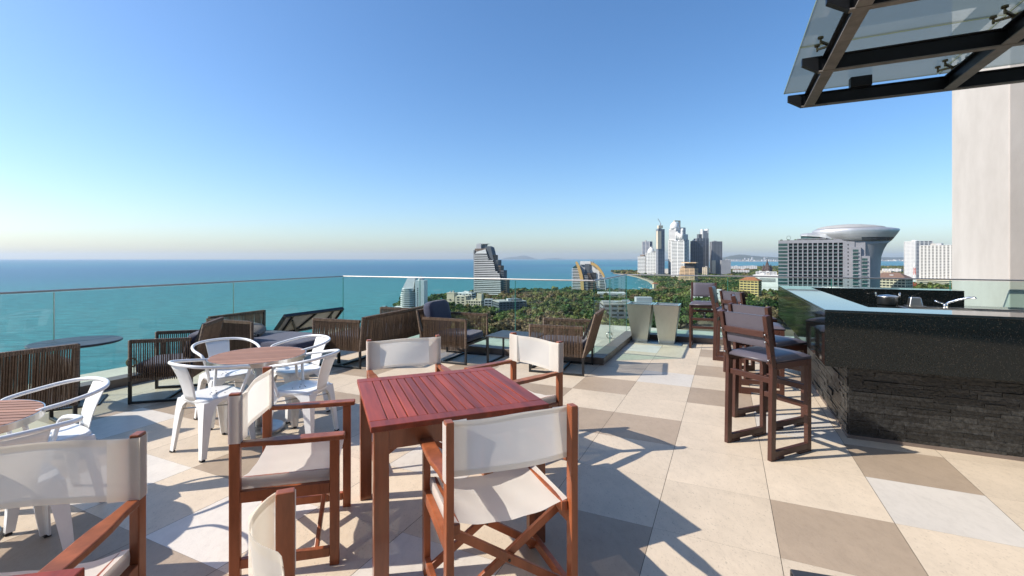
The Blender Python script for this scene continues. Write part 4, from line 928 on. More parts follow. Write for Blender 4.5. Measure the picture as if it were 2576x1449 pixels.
# arched golden tower
Y=1010; s_=Y/F; t = site('arched_tower',1480,Y+15,-8,'tower of two curved wings edged with golden arcs around a white core','tower',foot=42)
X=lambda u:(u-1480)*s_; XZ=Matrix(((1,0,0,0),(0,0,1,0),(0,1,0,0),(0,0,0,1)))
part(t,'white_core',mlgrey,(X(1459),X(1492),0,14,ZB,zz(658))); part(t,'core_crown',mw,(X(1459.5),X(1486),-3,10,zz(666),zz(657))); part(t,'core_shaft',mdgrey,(X(1472),X(1484),-3.6,-.1,ZB,zz(664)))
q=MB(); q.prism([(X(1441),zz(760)),(X(1468),zz(760)),(X(1468),zz(700)),(X(1462),zz(678)),(X(1455),zz(664)),(X(1442),zz(672))],-8,10,XZ); q.build('left_wing',mwing,t)
for v in np.arange(676,748,3.9):
    part(t,'left_balcony',mw,(X(1439),X(np.interp(v,[664,678,700,760],[1453,1459,1465,1467])),-9.4,-8.02,zz(v+1.5),zz(v)))
arc=[(1451,657),(1455,660),(1459,668),(1464,680),(1468,695),(1470,710),(1471,730),(1471,750)]
inn=[(1463,750),(1463,730),(1462,710),(1460,697),(1457,683),(1453,671),(1449,661)]
q=MB(); q.prism([(X(u),zz(v)) for u,v in arc+inn],-12,-9.5,XZ); q.build('golden_blade',mgold,t)
q=MB(); q.prism([(X(u),zz(v)) for u,v in [(1470,690),(1477,690),(1479,720),(1482,760),(1466,760),(1469,720)]],-9,8,XZ); q.build('middle_wing',mwin,t)
for v in np.arange(694,748,3.9): part(t,'middle_balcony',mlgrey,(X(1470.5),X(1481),-10,-9.02,zz(v+1.3),zz(v)))
for i,v in enumerate(np.arange(686,750,5.2)): part(t,'stepped_terrace',mbrown,(X(1478),X(min(1486+i*2.2,1506)),-6-i*.3,10,zz(v+5.0),zz(v+2.2))); 
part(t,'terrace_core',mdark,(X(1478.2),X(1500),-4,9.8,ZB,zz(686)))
q=MB(); q.prism([(X(u),zz(v)) for u,v in [(1490,664),(1500,668),(1509,678),(1516,690),(1521,702),(1524,716),(1526,760),(1500,760),(1500,705),(1496,690),(1490,680)]],-2,12,XZ); q.build('right_wing',mw,t)
arc=[(1488,660),(1496,662),(1505,668),(1512,676),(1519,687),(1523,697),(1519,697),(1513,688),(1505,678),(1497,670),(1488,666)]
q=MB(); q.prism([(X(u),zz(v)) for u,v in arc],-7,-2.3,XZ); q.build('golden_arc',mgold,t)
for i,v in enumerate(np.arange(684,748,3.9)): part(t,'right_window',mwin,(X(1508),X(np.interp(v,[684,700,716,760],[1511,1518,1522,1524])),-2.3,-2.02,zz(v+2),zz(v)))
# low hotels between the towers
def lowrise(name,label,u0,u1,Y,vt,rot,asp,fl,wall,glass,roof=None,**k):
    return tower(name,label,u0,u1,Y,vt,rot,asp,fl,wall,glass,roof=roof,**k)
t,w_,d_ = lowrise('cream_hotel','cream L shaped hotel with square windows below the striped tower',1172,1218,655,758,-22,.6,3.6,mcream,mwin,nx=6,ny=3,pw=1.3,band=.38)
part(t,'roof_house',mcream,(4,11,-3,5,ZV(758,655)+1.2,ZV(740,655)))
block(t,14,22,ZB,ZV(748,655),3.6,mcream,mwin,x0=-w_/2-9,y0=6,nx=2,ny=3,pw=3)
t,w_,d_ = lowrise('white_hotel','white apartment house with rooftop plant behind the cream hotel',1147,1196,745,739,-28,.5,3.6,mw,mwin,nx=5,pw=1.6)
part(t,'roof_plant',mlgrey,(-6,4,-2,4,ZV(739,745)+1.2,ZV(735,745))); part(t,'roof_tank',mgrey,(7,12,-3,2,ZV(739,745)+1.2,ZV(734,745)))
t,w_,d_ = lowrise('cream_stair_tower_house','narrow cream block with two small windows left of the cream hotel',1124,1150,690,738.5,-28,.8,8,mcream,mcream,band=.1)
for v in (752,763): part(t,'stair_window',mwin,(-1.2,1.2,-d_/2-.5,-d_/2-.37,ZV(v+4,690),ZV(v,690)))
t,w_,d_ = lowrise('grey_block','dark slate grey block with flat roof at the edge of the wood',1238,1324,600,760,20,.75,3.4,mdgrey,mwin,nx=8,ny=5,pw=1.4,band=.45,roof=mroofg)
for i in range(7): part(t,'roof_unit',mlgrey,(-w_/2+2+i*2.4,-w_/2+3.6+i*2.4,-d_/2+2,-d_/2+4,ZV(760,600)+1.2,ZV(757.5,600)))
part(t,'roof_house',mdgrey,(2,14,-d_/2+3,d_/2-3,ZV(760,600)+1.2,ZV(754,600)))
for i in range(4):
    q=MB(); x=4+i*1.3; q.tube([(x,0,ZV(754,600)),(x,0,ZV(745,600))],.12,5); q.build('roof_mast',mw,t)
lowrise('grey_annexe','narrow pale grey block between cream hotel and slate grey block',1219,1240,640,755,-10,1,3.6,mlgrey,mwin,nx=2)
t,w_,d_ = lowrise('concrete_hall','wide grey concrete hall with pale flat roofs seen through the corner glass',1508,1640,500,768,10,.6,5,mgrey,mwin,nx=7,pw=2.0,roof=mroofg,band=.55)
zr=ZV(768,500); part(t,'roof_plant',mlgrey,(10,27,-9,2,zr+1.2,zr+8)); part(t,'roof_slab',mroofg,(-26,4,-8,9,zr+1.21,zr+3))
lowrise('far_roof_hall','low hall with saw tooth white roof in front of the arched tower',1503,1572,760,741,4,.5,6,mlgrey,mdgrey,nx=4,roof=mw,parapet=3)
# tower cluster
G='tall towers on the headland'; Y=2100
def tw(*a, **k): return tower(*a, group=G, **k)
t,_,_=tw('apartment_tower','short white tower with red roof box, leftmost of the headland cluster',1605,1629,Y,645,-30,.7,6.4,mw,mdgrey,band=.5,out=1); part(t,'red_roof_box',mbrown,(-9,9,-8,8,ZV(645,Y),ZV(640.5,Y)))
tw('glass_tower','slim blue glass tower behind the domed white tower',1616,1640,Y+90,608,-25,.8,6,mlgrey,mblue,band=.3,out=.8,nx=2,pw=3)
t,w_,d_=tw('domed_tower','broad white tower with small dome left of the unfinished tower',1626,1664,Y-40,636,-28,.8,6.4,mw,mdgrey,band=.45,out=1.2,nx=7,ny=4,pw=2.2)
q=MB(); q.lathe([(16,ZV(637,Y)),(15,ZV(632,Y)),(13,ZV(629,Y)),(9,ZV(625,Y)),(3,ZV(622.5,Y)),(.5,ZV(620,Y))],20,(-w_*.22,-4,0)); q.build('roof_dome',mw,t,smooth=True)
t,w_,d_=tw('unfinished_tower','slim unfinished tower with a crane on top',1651,1671,Y-80,577,22,.8,6,mgrey,mblue,band=.42,out=.9,ny=3,nx=3,pw=1.6)
part(t,'bare_storeys',mcream,(-w_/2-2.2,-w_*.02,-d_/2-2.2,d_*.2,ZV(627,Y),ZV(584,Y))); part(t,'top_deck',mcream,(-w_*.4,w_*.3,-d_*.4,d_*.3,ZV(577,Y),ZV(570,Y)))
q=MB(); q.bar((0,0,ZV(577,Y)),(0,0,ZV(566,Y)),3,3); q.bar((4,0,ZV(567,Y)),(-11,0,ZV(553,Y)),2,2); q.build('tower_crane',mlgrey,t)
t,w_,d_=tw('slab_tower','tallest tower of the cluster with an open frame crown',1692,1723,Y+70,573,28,.7,6,mlgrey,mlgrey,band=.4,out=.6,nx=3,pw=3); 
for a in ((-w_*.5,-w_*.42,-6,6),(.02*w_,.12*w_,-6,6)): part(t,'crown_frame',mcream,(*a,ZV(573,Y),ZV(552,Y)))
part(t,'crown_beam',mcream,(-w_*.5,.12*w_,-6.1,6.1,ZV(553.5,Y),ZV(551,Y))); part(t,'crown_box',mw,(-w_*.28,.08*w_,-5,5,ZV(565,Y),ZV(556,Y)))
t,w_,d_=tw('dome_topped_tower','big white tower with a ribbed dome and stepped rounded corners',1683,1731,Y-60,604,-32,.6,6.4,mw,mdgrey,band=.48,out=1.3,nx=8,ny=3,pw=2)
part(t,'upper_storeys',mw,(-w_*.5,-w_*.02,-d_*.45,d_*.4,ZV(605,Y),ZV(577,Y)))
part(t,'right_shoulder',mw,(w_*-.019,w_*.49,-d_*.38,d_*.4,ZV(605,Y),ZV(591,Y)))
for v in np.arange(594,604,3): part(t,'shoulder_window_band',mgrey,(w_*-.018,w_*.495,-d_*.39,d_*.41,ZV(v+1.2,Y),ZV(v,Y)))
for v in np.arange(580,604,3): part(t,'upper_window_band',mgrey,(-w_*.505,-w_*.01,-d_*.46,d_*.41,ZV(v+1.2,Y),ZV(v,Y)))
q=MB(); q.lathe([(20,ZV(578,Y)),(20,ZV(573,Y)),(19,ZV(569,Y)),(15,ZV(564.5,Y)),(8,ZV(560.5,Y)),(2,ZV(558.5,Y))],24,(-w_*.26,-2,0)); q.build('ribbed_dome',mw,t,smooth=True)
for i,(fx,vt) in enumerate(((.06,587),(.17,591),(.28,594),(.40,586))): q=MB(); q.lathe([(6.5,ZV(606,Y)),(6.5,ZV(vt,Y)),(4.5,ZV(vt-2,Y)),(1,ZV(vt-3,Y))],14,(w_*fx,-d_*.4,0)); q.build('corner_turret',mw,t,smooth=True)
q=MB(); q.lathe([(7,ZV(588,Y)),(7,ZV(581,Y)),(5,ZV(578,Y)),(1,ZV(577,Y))],14,(w_*.40,-d_*.38,0)); q.build('small_dome',mw,t,smooth=True)
t,w_,d_=tw('white_slab_tower','white banded slab in front of the dome topped tower',1690,1727,1750,607,-34,.35,5.4,mw,mdgrey,band=.48,out=.9,nx=2,pw=2.5)
t,w_,d_=tw('terraced_building','apricot terraced building with a fan shaped roof and slanting side',1712,1754,1430,676,-20,.7,4.4,morange,mdark,band=.5,out=.9,nx=3,pw=1.5)
s_=1430/F; q=MB(); q.prism([(-30*s_,ZB),(-8*s_,ZB),(-8*s_,ZV(668,1430)),(-14*s_,ZV(672,1430)),(-24*s_,ZV(700,1430))],-12,10,XZ); q.build('terrace_core',mdark,t)
for i,v in enumerate(np.arange(670,726,3.6)): part(t,'terrace_band',morange,((-16-i*.85)*s_,-6*s_,-15-i*.25,10.5,ZV(v+1.9,1430),ZV(v,1430)))
q=MB(); q.prism([(-14*s_,-16),(6*s_,-20),(22*s_,-14),(20*s_,12),(-10*s_,12)],ZV(662,1430),ZV(659.5,1430)); q.build('fan_roof',morange,t); part(t,'roof_drum',mdark,(-6*s_,16*s_,-10,8,ZV(676,1430)+1.3,ZV(662.1,1430)))
t,w_,d_=tw('blue_tower','dark blue gridded tower in front of a taller grey one',1738,1767,Y-20,607,12,.55,6,mblue,mwin,band=.32,out=.8,nx=6,ny=3,pw=1.6)
t,w_,d_=tw('grey_crown_tower','tall grey tower with white crown fins behind the blue tower',1747,1781,Y+60,600,20,.7,6,mgrey,mdgrey,band=.3,out=.8,nx=4,ny=3,pw=4)
part(t,'upper_storeys',mgrey,(w_*-.02,w_*.5,-d_*.5,d_*.45,ZV(601,Y),ZV(578,Y))); part(t,'crown_fin',mw,(w_*-.03,w_*.06,-d_*.51,d_*.1,ZV(600,Y),ZV(574,Y))); part(t,'crown_side',mw,(w_*.40,w_*.51,-d_*.51,d_*.46,ZV(585,Y),ZV(573.5,Y))); part(t,'stepped_shoulder',mdgrey,(-w_*.3,-w_*.03,-d_*.4,d_*.3,ZV(600,Y),ZV(587,Y)))
tw('cream_tower','small cream balcony tower squeezed between blue and grey towers',1768,1782,Y-120,673,-25,.8,5,mcream,mdark,band=.5,out=1,nx=2,pw=2)
t,w_,d_=tw('grey_finned_tower','square grey tower with vertical fins right of the blue tower',1787,1815,Y,608,18,.7,6,mgrey,mdgrey,band=.22,out=.9,nx=7,ny=4,pw=2.2); part(t,'lower_annexe',mcream,(-w_*.55,-w_*.2,-d_*.8,-d_*.52,ZB,ZV(655,Y)))
tw('grey_office_block','low grey office block at the right end of the cluster',1813,1837,Y-60,655,10,.7,5,mlgrey,mgrey,band=.5,out=.6)
for i,(u0,u1,Y_,vt,m1) in enumerate(((1838,1870,3000,670,mw),(1872,1902,3050,669,mw),(1846,1882,2300,678.5,mw),(1905,1950,1750,684,mw))):
    lowrise('white_low_building',('long white building at the water right of the towers','white building with grey roof beside the long white one','low white houses with a red roof in front of the towers','white houses on the hill below the temple')[i],u0,u1,Y_,vt,0,.3,6,m1,mgrey,nx=6,pw=3,roof=mred if i==2 else mw)
for i,(u0,u1,Y_,vt) in enumerate(((1671,1682,2150,677),(2225,2265,2400,677),(2205,2240,2000,682))):
    lowrise('white_low_building',('small white block seen between the unfinished and the white tower','long white terrace by the bay right of the hotel','cream flats left of the brown roofed hotel')[i],u0,u1,Y_,vt,-15,.4,5,mw if i<2 else mcream,mgrey,nx=5,pw=2.5)
# temple
Y=2350; s_=Y/F; t=site('timber_temple',1930,Y,20,'dark carved timber temple with a tall spire on the wooded shore','temple',foot=30)
q=MB(); z=lambda v:ZV(v,Y); q.lathe([(20*1.1,z(690)),(20,z(676)),(15,z(674)),(12,z(668)),(8.5,z(666.5)),(6,z(661)),(3,z(659)),(1.5,z(653)),(.2,z(650))],8); q.build('central_spire',mtemple,t)
for a in range(4):
    q=MB(); q.lathe([(9,z(690)),(8,z(675)),(4,z(672)),(2,z(667)),(.2,z(664))],6,(17*math.cos(a*1.57),17*math.sin(a*1.57),0)); q.build('side_spire',mtemple,t)
# big grey hotel with silver disc
Y=520; s_=Y/F; t=site('disc_topped_hotel',2050,Y+14,2,'large grey hotel with balcony grid and a silver saucer flaring out of its roof','hotel',foot=62)
phi=math.atan((2050-CX)/F); X=lambda u:((u-CX)/F*Y-(2050-CX)/F*(Y+14))*math.cos(phi)*1.0
def HX(u,y=-14):      # where the ray through column u meets the local plane y
    rz=t.rotation_euler.z; ox,oy=t.location.x,t.location.y; kx=(u-CX)/F; c_,sn=math.cos(rz),math.sin(rz)
    # world = o + x*(c,s) + y*(-s,c);  X = kx*Y
    return (kx*(oy+y*c_)-(ox-y*sn))/(c_-kx*sn)
def HZv(u,v,y=-14): 
    x=HX(u,y); rz=t.rotation_euler.z; return H+(HZ-v)/F*(t.location.y+x*math.sin(rz)+y*math.cos(rz))
D_=mlgrey; mh=WM('violet grey hotel wall',(.27,.27,.29)); mhd=WM('hotel silver panel',(.50,.50,.50),rough=.42,metal=.55,var=.14,scale=.06)
xl,xr=HX(1958),HX(2122); ztop=HZv(2000,604); zpar=HZv(2000,612)
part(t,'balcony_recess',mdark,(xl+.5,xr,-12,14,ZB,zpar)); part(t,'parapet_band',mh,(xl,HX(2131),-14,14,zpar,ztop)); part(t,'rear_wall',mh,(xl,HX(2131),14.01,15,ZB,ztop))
nf=19; hh=(zpar-ZB)/24
for i in range(13):
    x=HX(1983)+(xr-HX(1983))*i/11.0 if i<12 else xr
    if i<12: part(t,'wall_fin',mh,(x-.55,x+.55,-14,-12.01,ZB,zpar-.02))
b=part(t,'glass_balustrade_row',mwing,(xl+4,xr-.6,-13.4,-13.3,.9,1.9)); b.location.z=ZB; repeat(b,[ZB+hh*i for i in range(1,24)])
b=part(t,'balcony_slab_row',mgrey,(xl+4,xr-.6,-13.6,-12.01,.45,.88)); b.location.z=ZB; repeat(b,[ZB+hh*i for i in range(1,24)])
b=part(t,'corner_window_row',mwing,(xl-.05,HX(1981),-13.9,-12.01,.9,hh-.35)); b.location.z=ZB; repeat(b,[ZB+hh*i for i in range(1,24)])
part(t,'corner_frame',mh,(xl+.01,HX(1982),-13.7,-12,ZB,zpar-.03))
part(t,'blank_wall',mh,(HX(2122)+.6,HX(2150),-14.6,14,ZB,HZv(2140,607))); 
b=part(t,'stair_window',mdark,(HX(2132),HX(2134.5),-14.75,-14.6,.8,2.4)); b.location.z=ZB; repeat(b,[ZB+hh*i for i in range(1,24)])
for (ua,ub,vt) in ((2140,2165,622),(2163,2188,644)):
    zt=HZv(ua,vt); part(t,'side_block',mh,(HX(ua),HX(ub),-16.5 if ua<2150 else -16,10,ZB,zt)); y_=-16.5 if ua<2150 else -16
    n=int((zt-ZB-2)/hh)
    b=part(t,'side_window_row',mwing,(HX(ua)+1.6,HX(ub)-2.2,y_-.12,y_-.01,.9,hh-.5)); b.location.z=zt-2-hh*n; repeat(b,[zt-2-hh*i for i in range(1,n)])
    b=part(t,'side_balcony_row',mlgrey,(HX(ua)+1.4,HX(ub)-2.0,y_-1.2,y_-.02,.4,.85)); b.location.z=zt-2-hh*n; repeat(b,[zt-2-hh*i for i in range(1,n)])
part(t,'tall_side_block',mh,(HX(2139),HX(2177),-13.9,12,ZB,HZv(2150,607.6)))
q=MB(); rings=[]
for v,c0,hw in ((760,2153,48),(720,2153,48),(690,2153,48.3),(665,2153,49.3),(645,2153,50.5),(628,2153,55.5),(615,2152.5,62),(606.9,2151,71)):
    cx=HX(c0,8); hx=hw*s_; zc=HZv(c0,v,8); rings.append([(cx+hx*math.cos(2*math.pi*k/40),8+min(hx,18+hx*.12)*math.sin(2*math.pi*k/40),zc) for k in range(40)])
q.loft(rings); q.build('flared_neck',WM('dark neck panel',(.27,.27,.28),rough=.5,metal=.3),t,smooth=True)
q=MB(); rings=[]
for v,c0,hw in ((607,2150.5,71.5),(601,2147.5,78.5),(594,2145.5,85),(587,2146.5,88.5),(580.5,2149,90),(578,2149,87.5),(575.6,2145,79)):
    cx=HX(c0,8); hx=hw*s_; zc=HZv(c0,v,8); rings.append([(cx+hx*math.cos(2*math.pi*k/48),8+(14+hx*.3)*math.sin(2*math.pi*k/48),zc) for k in range(48)])
q.loft(rings); q.build('silver_saucer',mhd,t,smooth=True)
for v in (603.5,597.5,590.5,583.5):
    c0=np.interp(v,[580.5,587,594,601,607],[2149,2146.5,2145.5,2147.5,2150.5]); hw=np.interp(v,[580.5,587,594,601,607],[90,88.5,85,78.5,71.5])+.25; cx=HX(c0,8); hx=hw*s_; q=MB(); q.tube([(cx+hx*math.cos(2*math.pi*k/48),8+(14+hx*.3)*math.sin(2*math.pi*k/48),HZv(c0,v,8)) for k in range(48)],.09,4,True); q.build('panel_seam',mgrey,t)
q=MB(); rings=[]
for v,c0,hw in ((575.8,2140,75),(571.5,2139,67),(568,2137,51),(566,2135,31),(565,2133,4)):
    cx=HX(c0,8); hx=hw*s_; zc=HZv(c0,v,8); rings.append([(cx+hx*math.cos(2*math.pi*k/48),8+(8+hx*.25)*math.sin(2*math.pi*k/48),zc) for k in range(48)])
q.loft(rings); q.build('saucer_dome',WM('grey saucer dome',(.30,.30,.30)),t,smooth=True)
q=MB(); rings=[]
for u,vt,vb,hy in ((2013,591,593,3),(2016,589,594.5,8),(2030,587.5,595,11),(2060,586,597,13),(2076,580,600,15),(2100,576,604,16)):
    x=HX(u,4); zt,zb_=HZv(u,vt,4),HZv(u,vb,4); rings.append([(x,4-hy,zb_),(x,4+hy,zb_),(x,4+hy,(zt+zb_)/2),(x,4+hy*.7,zt),(x,4-hy*.7,zt),(x,4-hy,(zt+zb_)/2)])
q.loft(rings); q.build('saucer_tail',mhd,t,smooth=False)
part(t,'lounge_glazing',mwing,(HX(2015),HX(2062),-6,10,HZv(2015,600.5),HZv(2015,594.6))); part(t,'roof_deck',mh,(HX(2005),HX(2078),-12,12,HZv(2005,602.3),HZv(2005,600.6)))
for u in (2006,2024,2044,2062,2080): part(t,'deck_pillar',mdgrey,(HX(u)-.5,HX(u)+.5,-11,-10,HZv(u,604),HZv(u,602.4)))
q=MB(); rings=[[(HX(ua,8)+0*k,0,0) for k in range(1)] for ua in ()]
zc0,zc1=HZv(2160,606,8),HZv(2160,599.5,8)
def pt2(k,v):
    c0=np.interp(v,[580.5,587,594,601,607],[2149,2146.5,2145.5,2147.5,2150.5]); hx=(np.interp(v,[580.5,587,594,601,607],[90,88.5,85,78.5,71.5])+.4)*s_; a=2*math.pi*k/48; return (HX(c0,8)+hx*math.cos(a),8+(14+hx*.3)*math.sin(a),HZv(c0,v,8))
vs=[]; 
for k in range(37,48): vs += [pt2(k,606.3),pt2(k,599)]
q.add(vs,[(2*i,2*i+2,2*i+3,2*i+1) for i in range(10)]); q.build('ribbon_window',mwin,t)
q=MB(); rz_=HZv(1984,604); q.tube([(HX(1984)+2.0*math.cos(a*.393),-10,rz_+2.6+2.4*math.sin(a*.393)) for a in range(16)],.16,6,True); q.build('roof_ring',mdark,t)
for i in range(8): q=MB(); x=xl+3+i*7; q.puff((x,-11,ztop+.4),3,2,1.4,2.2); q.build('roof_shrub',WM('roof garden green',(.05,.09,.03)),t)
# right hand white towers
G2='white towers right of the saucer hotel'
t,w_,d_=tower('residential_tower','taller white residential tower with a shaded blue side',2283,2337,1200,607,28,1.3,3.6,mw,mblue,group=G2,band=.36,out=.5,nx=4,ny=9,pw=2.6)
t,w_,d_=tower('residential_tower','white window gridded tower next to the plaster wall',2329,2420,1000,617.5,-24,.35,3.4,WM('off white wall',(.52,.51,.48)),mdark,group=G2,band=.45,out=.4,nx=11,ny=4,pw=3.2)
part(t,'car_park_deck',mcream,(-w_/2-3,w_/2+3,-d_/2-9,-d_/2-.6,ZB,ZV(703,990)))
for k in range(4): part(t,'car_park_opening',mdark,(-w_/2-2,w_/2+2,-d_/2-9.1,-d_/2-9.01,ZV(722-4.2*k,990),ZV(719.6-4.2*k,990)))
t,w_,d_=lowrise('brown_roofed_hotel','cream hotel with brown hipped roof right of the saucer hotel',2202,2283,560,703,-22,.5,3.3,mcream,mdark,nx=9,ny=4,pw=.8,band=.42,out=.5)
zr=ZV(703,560)+1.15; q=MB(); q.loft([[(-w_/2-1.5,-d_/2-1.5,zr),(w_/2+1.5,-d_/2-1.5,zr),(w_/2+1.5,d_/2+1.5,zr),(-w_/2-1.5,d_/2+1.5,zr)],[(-w_/2+9,-.4,zr+7),(w_/2-9,-.4,zr+7),(w_/2-9,.4,zr+7),(-w_/2+9,.4,zr+7)]]); q.build('hipped_roof',mroofb,t)
t,w_,d_=lowrise('yellow_hotel','yellow hotel with orange tiled roof in the trees beyond the stools',1864,1912,640,707.5,-18,.55,3.4,myellow,mdark,nx=5,ny=2,pw=.7,band=.40,out=.6)
zr=ZV(707.5,640)+1.15; q=MB(); q.loft([[(-w_/2-1.2,-d_/2-1.2,zr),(w_/2+1.2,-d_/2-1.2,zr),(w_/2+1.2,d_/2+1.2,zr),(-w_/2-1.2,d_/2+1.2,zr)],[(-w_/2+7,-.3,zr+4.6),(w_/2-7,-.3,zr+4.6),(w_/2-7,.3,zr+4.6),(-w_/2+7,.3,zr+4.6)]]); q.build('tiled_roof',mred,t)
t,w_,d_=lowrise('white_office','white building with dark stepped lines behind the yellow hotel',1898,1958,720,694,-10,.5,20,mw,mw,band=.3)
for k in range(3): part(t,'dark_line',mdark,(-14+k*3,14,-d_/2-.6,-d_/2-.45,ZV(708-k*3.2,720),ZV(707-k*3.2,720)))
t,w_,d_=lowrise('white_apartments','white apartment block with scattered dark windows behind the far stool',1740,1812,520,731,-4,.35,3.4,mw,mw,band=.2,out=.1)
wr=random.Random(5)
for f in range(4):
    for i in range(9):
        if wr.random()<.75: x=-w_/2+2+i*(w_-4)/9; part(t,'dark_window',mwin,(x,x+wr.choice((1.0,2.2)),-d_/2-.2,-d_/2-.12,ZV(739+f*6.5,520),ZV(736+f*6.5,520)))
t,w_,d_=lowrise('grey_villa_block','grey four storey villa block with brown roof below the white apartments',1774,1806,430,786,-24,.7,3.3,mgrey,mwin,nx=2,ny=2,pw=1.0,band=.3)
zr=ZV(786,430)+1.15; q=MB(); q.loft([[(-w_/2,-d_/2,zr),(w_/2,-d_/2,zr),(w_/2,d_/2,zr),(-w_/2,d_/2,zr)],[(-1,-.3,zr+2.4),(1,-.3,zr+2.4),(1,.3,zr+2.4),(-1,.3,zr+2.4)]]); q.build('hipped_roof',mroofb,t)
lowrise('glazed_villa_block','white framed glass villa block beside the grey villa block',1804,1842,440,780,-24,.6,3.3,mw,mwin,nx=4,ny=3,pw=.8,band=.25)
lowrise('beige_house','plain beige house in the trees left of the yellow hotel',1786,1832,480,757,-10,.5,9,mcream,mcream,band=.2)
for i,(u,Y_,s2) in enumerate(((1680,900,1),(1860,800,1.2),(1835,1050,1),(1590,720,1),(1930,900,1.2),(2275,760,1.2),(2320,640,1.2),(2375,800,1.3),(1648,1250,1),(1700,800,.9))):
    t=site('garden_house',u,Y_,wr.uniform(-40,40),('house with terracotta roof','white house with terracotta roof')[i%2]+' half sunk in the trees','house','roofs among the trees',foot=7)
    part(t,'wall',mw if i%2 else mcream,(-6*s2,6*s2,-4*s2,4*s2,ZB,ZB+11)); q=MB(); q.loft([[(-7*s2,-5*s2,ZB+11),(7*s2,-5*s2,ZB+11),(7*s2,5*s2,ZB+11),(-7*s2,5*s2,ZB+11)],[(-4*s2,-.2,ZB+14.5),(4*s2,-.2,ZB+14.5),(4*s2,.2,ZB+14.5),(-4*s2,.2,ZB+14.5)]]); q.build('roof',mred,t)
t=site('sports_court',1397,640,0,'small teal sports court showing between the trees','court',foot=11); part(t,'court_surface',mpool,(-9,9,-6,6,ZB,ZB+.4)); part(t,'windbreak_netting',mpool,(-9,9,6.01,6.2,ZB,ZB+9))
# red and white mast
Y=700; t=site('telecom_mast',2301,Y,0,'red and white banded lattice telecom mast before the taller white tower','mast',foot=4)
mr_=WM('signal red',(.5,.06,.04)); zt=ZV(655,Y)
for k in range(7):
    z0=ZB+(zt-ZB)*k/7; z1=ZB+(zt-ZB)*(k+1)/7; w0=2.6-2.0*k/7; w1=2.6-2.0*(k+1)/7; q=MB()
    for sx in (-1,1):
        for sy in (-1,1): q.bar((sx*w0,sy*w0,z0),(sx*w1,sy*w1,z1),.45,.45)
    for sy in (-1,1): q.bar((-w0,sy*w0,z0),(w1,sy*w1,z1),.3,.3); q.bar((w0,sy*w0,z0),(-w1,sy*w1,z1),.3,.3)
    for sx in (-1,1): q.bar((sx*w0,-w0,z0),(sx*w1,w1,z1),.3,.3)
    q.build('mast_section',mr_ if k%2 else mw,t)
q=MB(); q.lathe([(1.6,zt-9),(1.6,zt-6)],8); q.build('antenna_drum',mw,t)

m_frond = WM('palm frond',(.07,.12,.035))
for k,(u,Y,h) in enumerate(((1786,470,13),(1793,476,11),(1850,600,14),(1938,560,15),(1944,566,12),(1560,690,14),(2262,600,13),(1702,560,14),(1345,560,13),(1425,600,14),(1252,575,12),(1003,660,9))):
    t=site('palm_tree',u,Y,k*31,'palm tree rising out of the broadleaf wood','tree','palms standing in the wood'); t.location.z = ZB+hz(PX(u,Y),Y); h += 5
    q=MB(); q.tube([(0,0,0),(.3,.1,h*.5),(.2,0,h)],[.3,.22,.16],7); q.build('trunk',mbrown,t)
    q=MB()
    for j in range(13):
        a=j*2.4; dx,dy=math.cos(a),math.sin(a); dr=.2+.75*(j%3)/2; pts=[Vector((.2,0,h)),Vector((.2+dx*1.6,dy*1.6,h+1.1-dr*.6)),Vector((.2+dx*3.0,dy*3.0,h+.7-dr*1.6)),Vector((.2+dx*4.0,dy*4.0,h-.6-dr*2.4))]; s2=Vector((-dy,dx,0))
        q.add([p+s2*w2+Vector((0,0,-abs(w2)*.35)) for p,w0 in zip(pts,(.15,.75,.7,.08)) for w2 in (-w0,0,w0)],[(i*3+c2,i*3+c2+1,i*3+c2+4,i*3+c2+3) for i in range(3) for c2 in range(2)])
    q.build('frond_crown',m_frond,t,recalc=False)
# ---------------------------------------------------------------- trees
def leafmat():
    m, ns, L = nt('mixed dry season foliage'); out = N(ns,'OutputMaterial'); p = N(ns,'BsdfPrincipled', Roughness=.65); p.inputs['Specular IOR Level'].default_value=.25
    at = N(ns,'Attribute', attribute_name='tone'); cr = N(ns,'ValToRGB'); e = cr.color_ramp; e.interpolation='LINEAR'
    e.elements[0].position=0; e.elements[0].color=(.034,.070,.020,1); e.elements[1].position=1; e.elements[1].color=(.26,.175,.095,1)
    for pos,c in ((.3,(.070,.120,.030)),(.5,(.135,.165,.042)),(.7,(.20,.185,.06)),(.85,(.22,.16,.075))): k=e.elements.new(pos); k.color=(*c,1)
    L.new(at.outputs['Fac'], cr.inputs[0]); g = N(ns,'NewGeometry'); mr = N(ns,'MapRange'); mr.inputs[3].default_value=.45; mr.inputs[4].default_value=1.6; L.new(g.outputs['Random Per Island'], mr.inputs[0])
    hs = N(ns,'HueSaturation'); L.new(cr.outputs[0], hs.inputs['Color']); L.new(mr.outputs[0], hs.inputs['Value']); L.new(hs.outputs[0], p.inputs['Base Color'])
    tr = N(ns,'BsdfTranslucent'); L.new(hs.outputs[0], tr.inputs[0]); mx = N(ns,'MixShader'); mx.inputs[0].default_value=.25; L.new(p.outputs[0],mx.inputs[1]); L.new(tr.outputs[0],mx.inputs[2]); L.new(mx.outputs[0],out.inputs[0]); return m
m_leaf = leafmat(); m_bark = M('grey bark', (.10,.08,.06), .9)
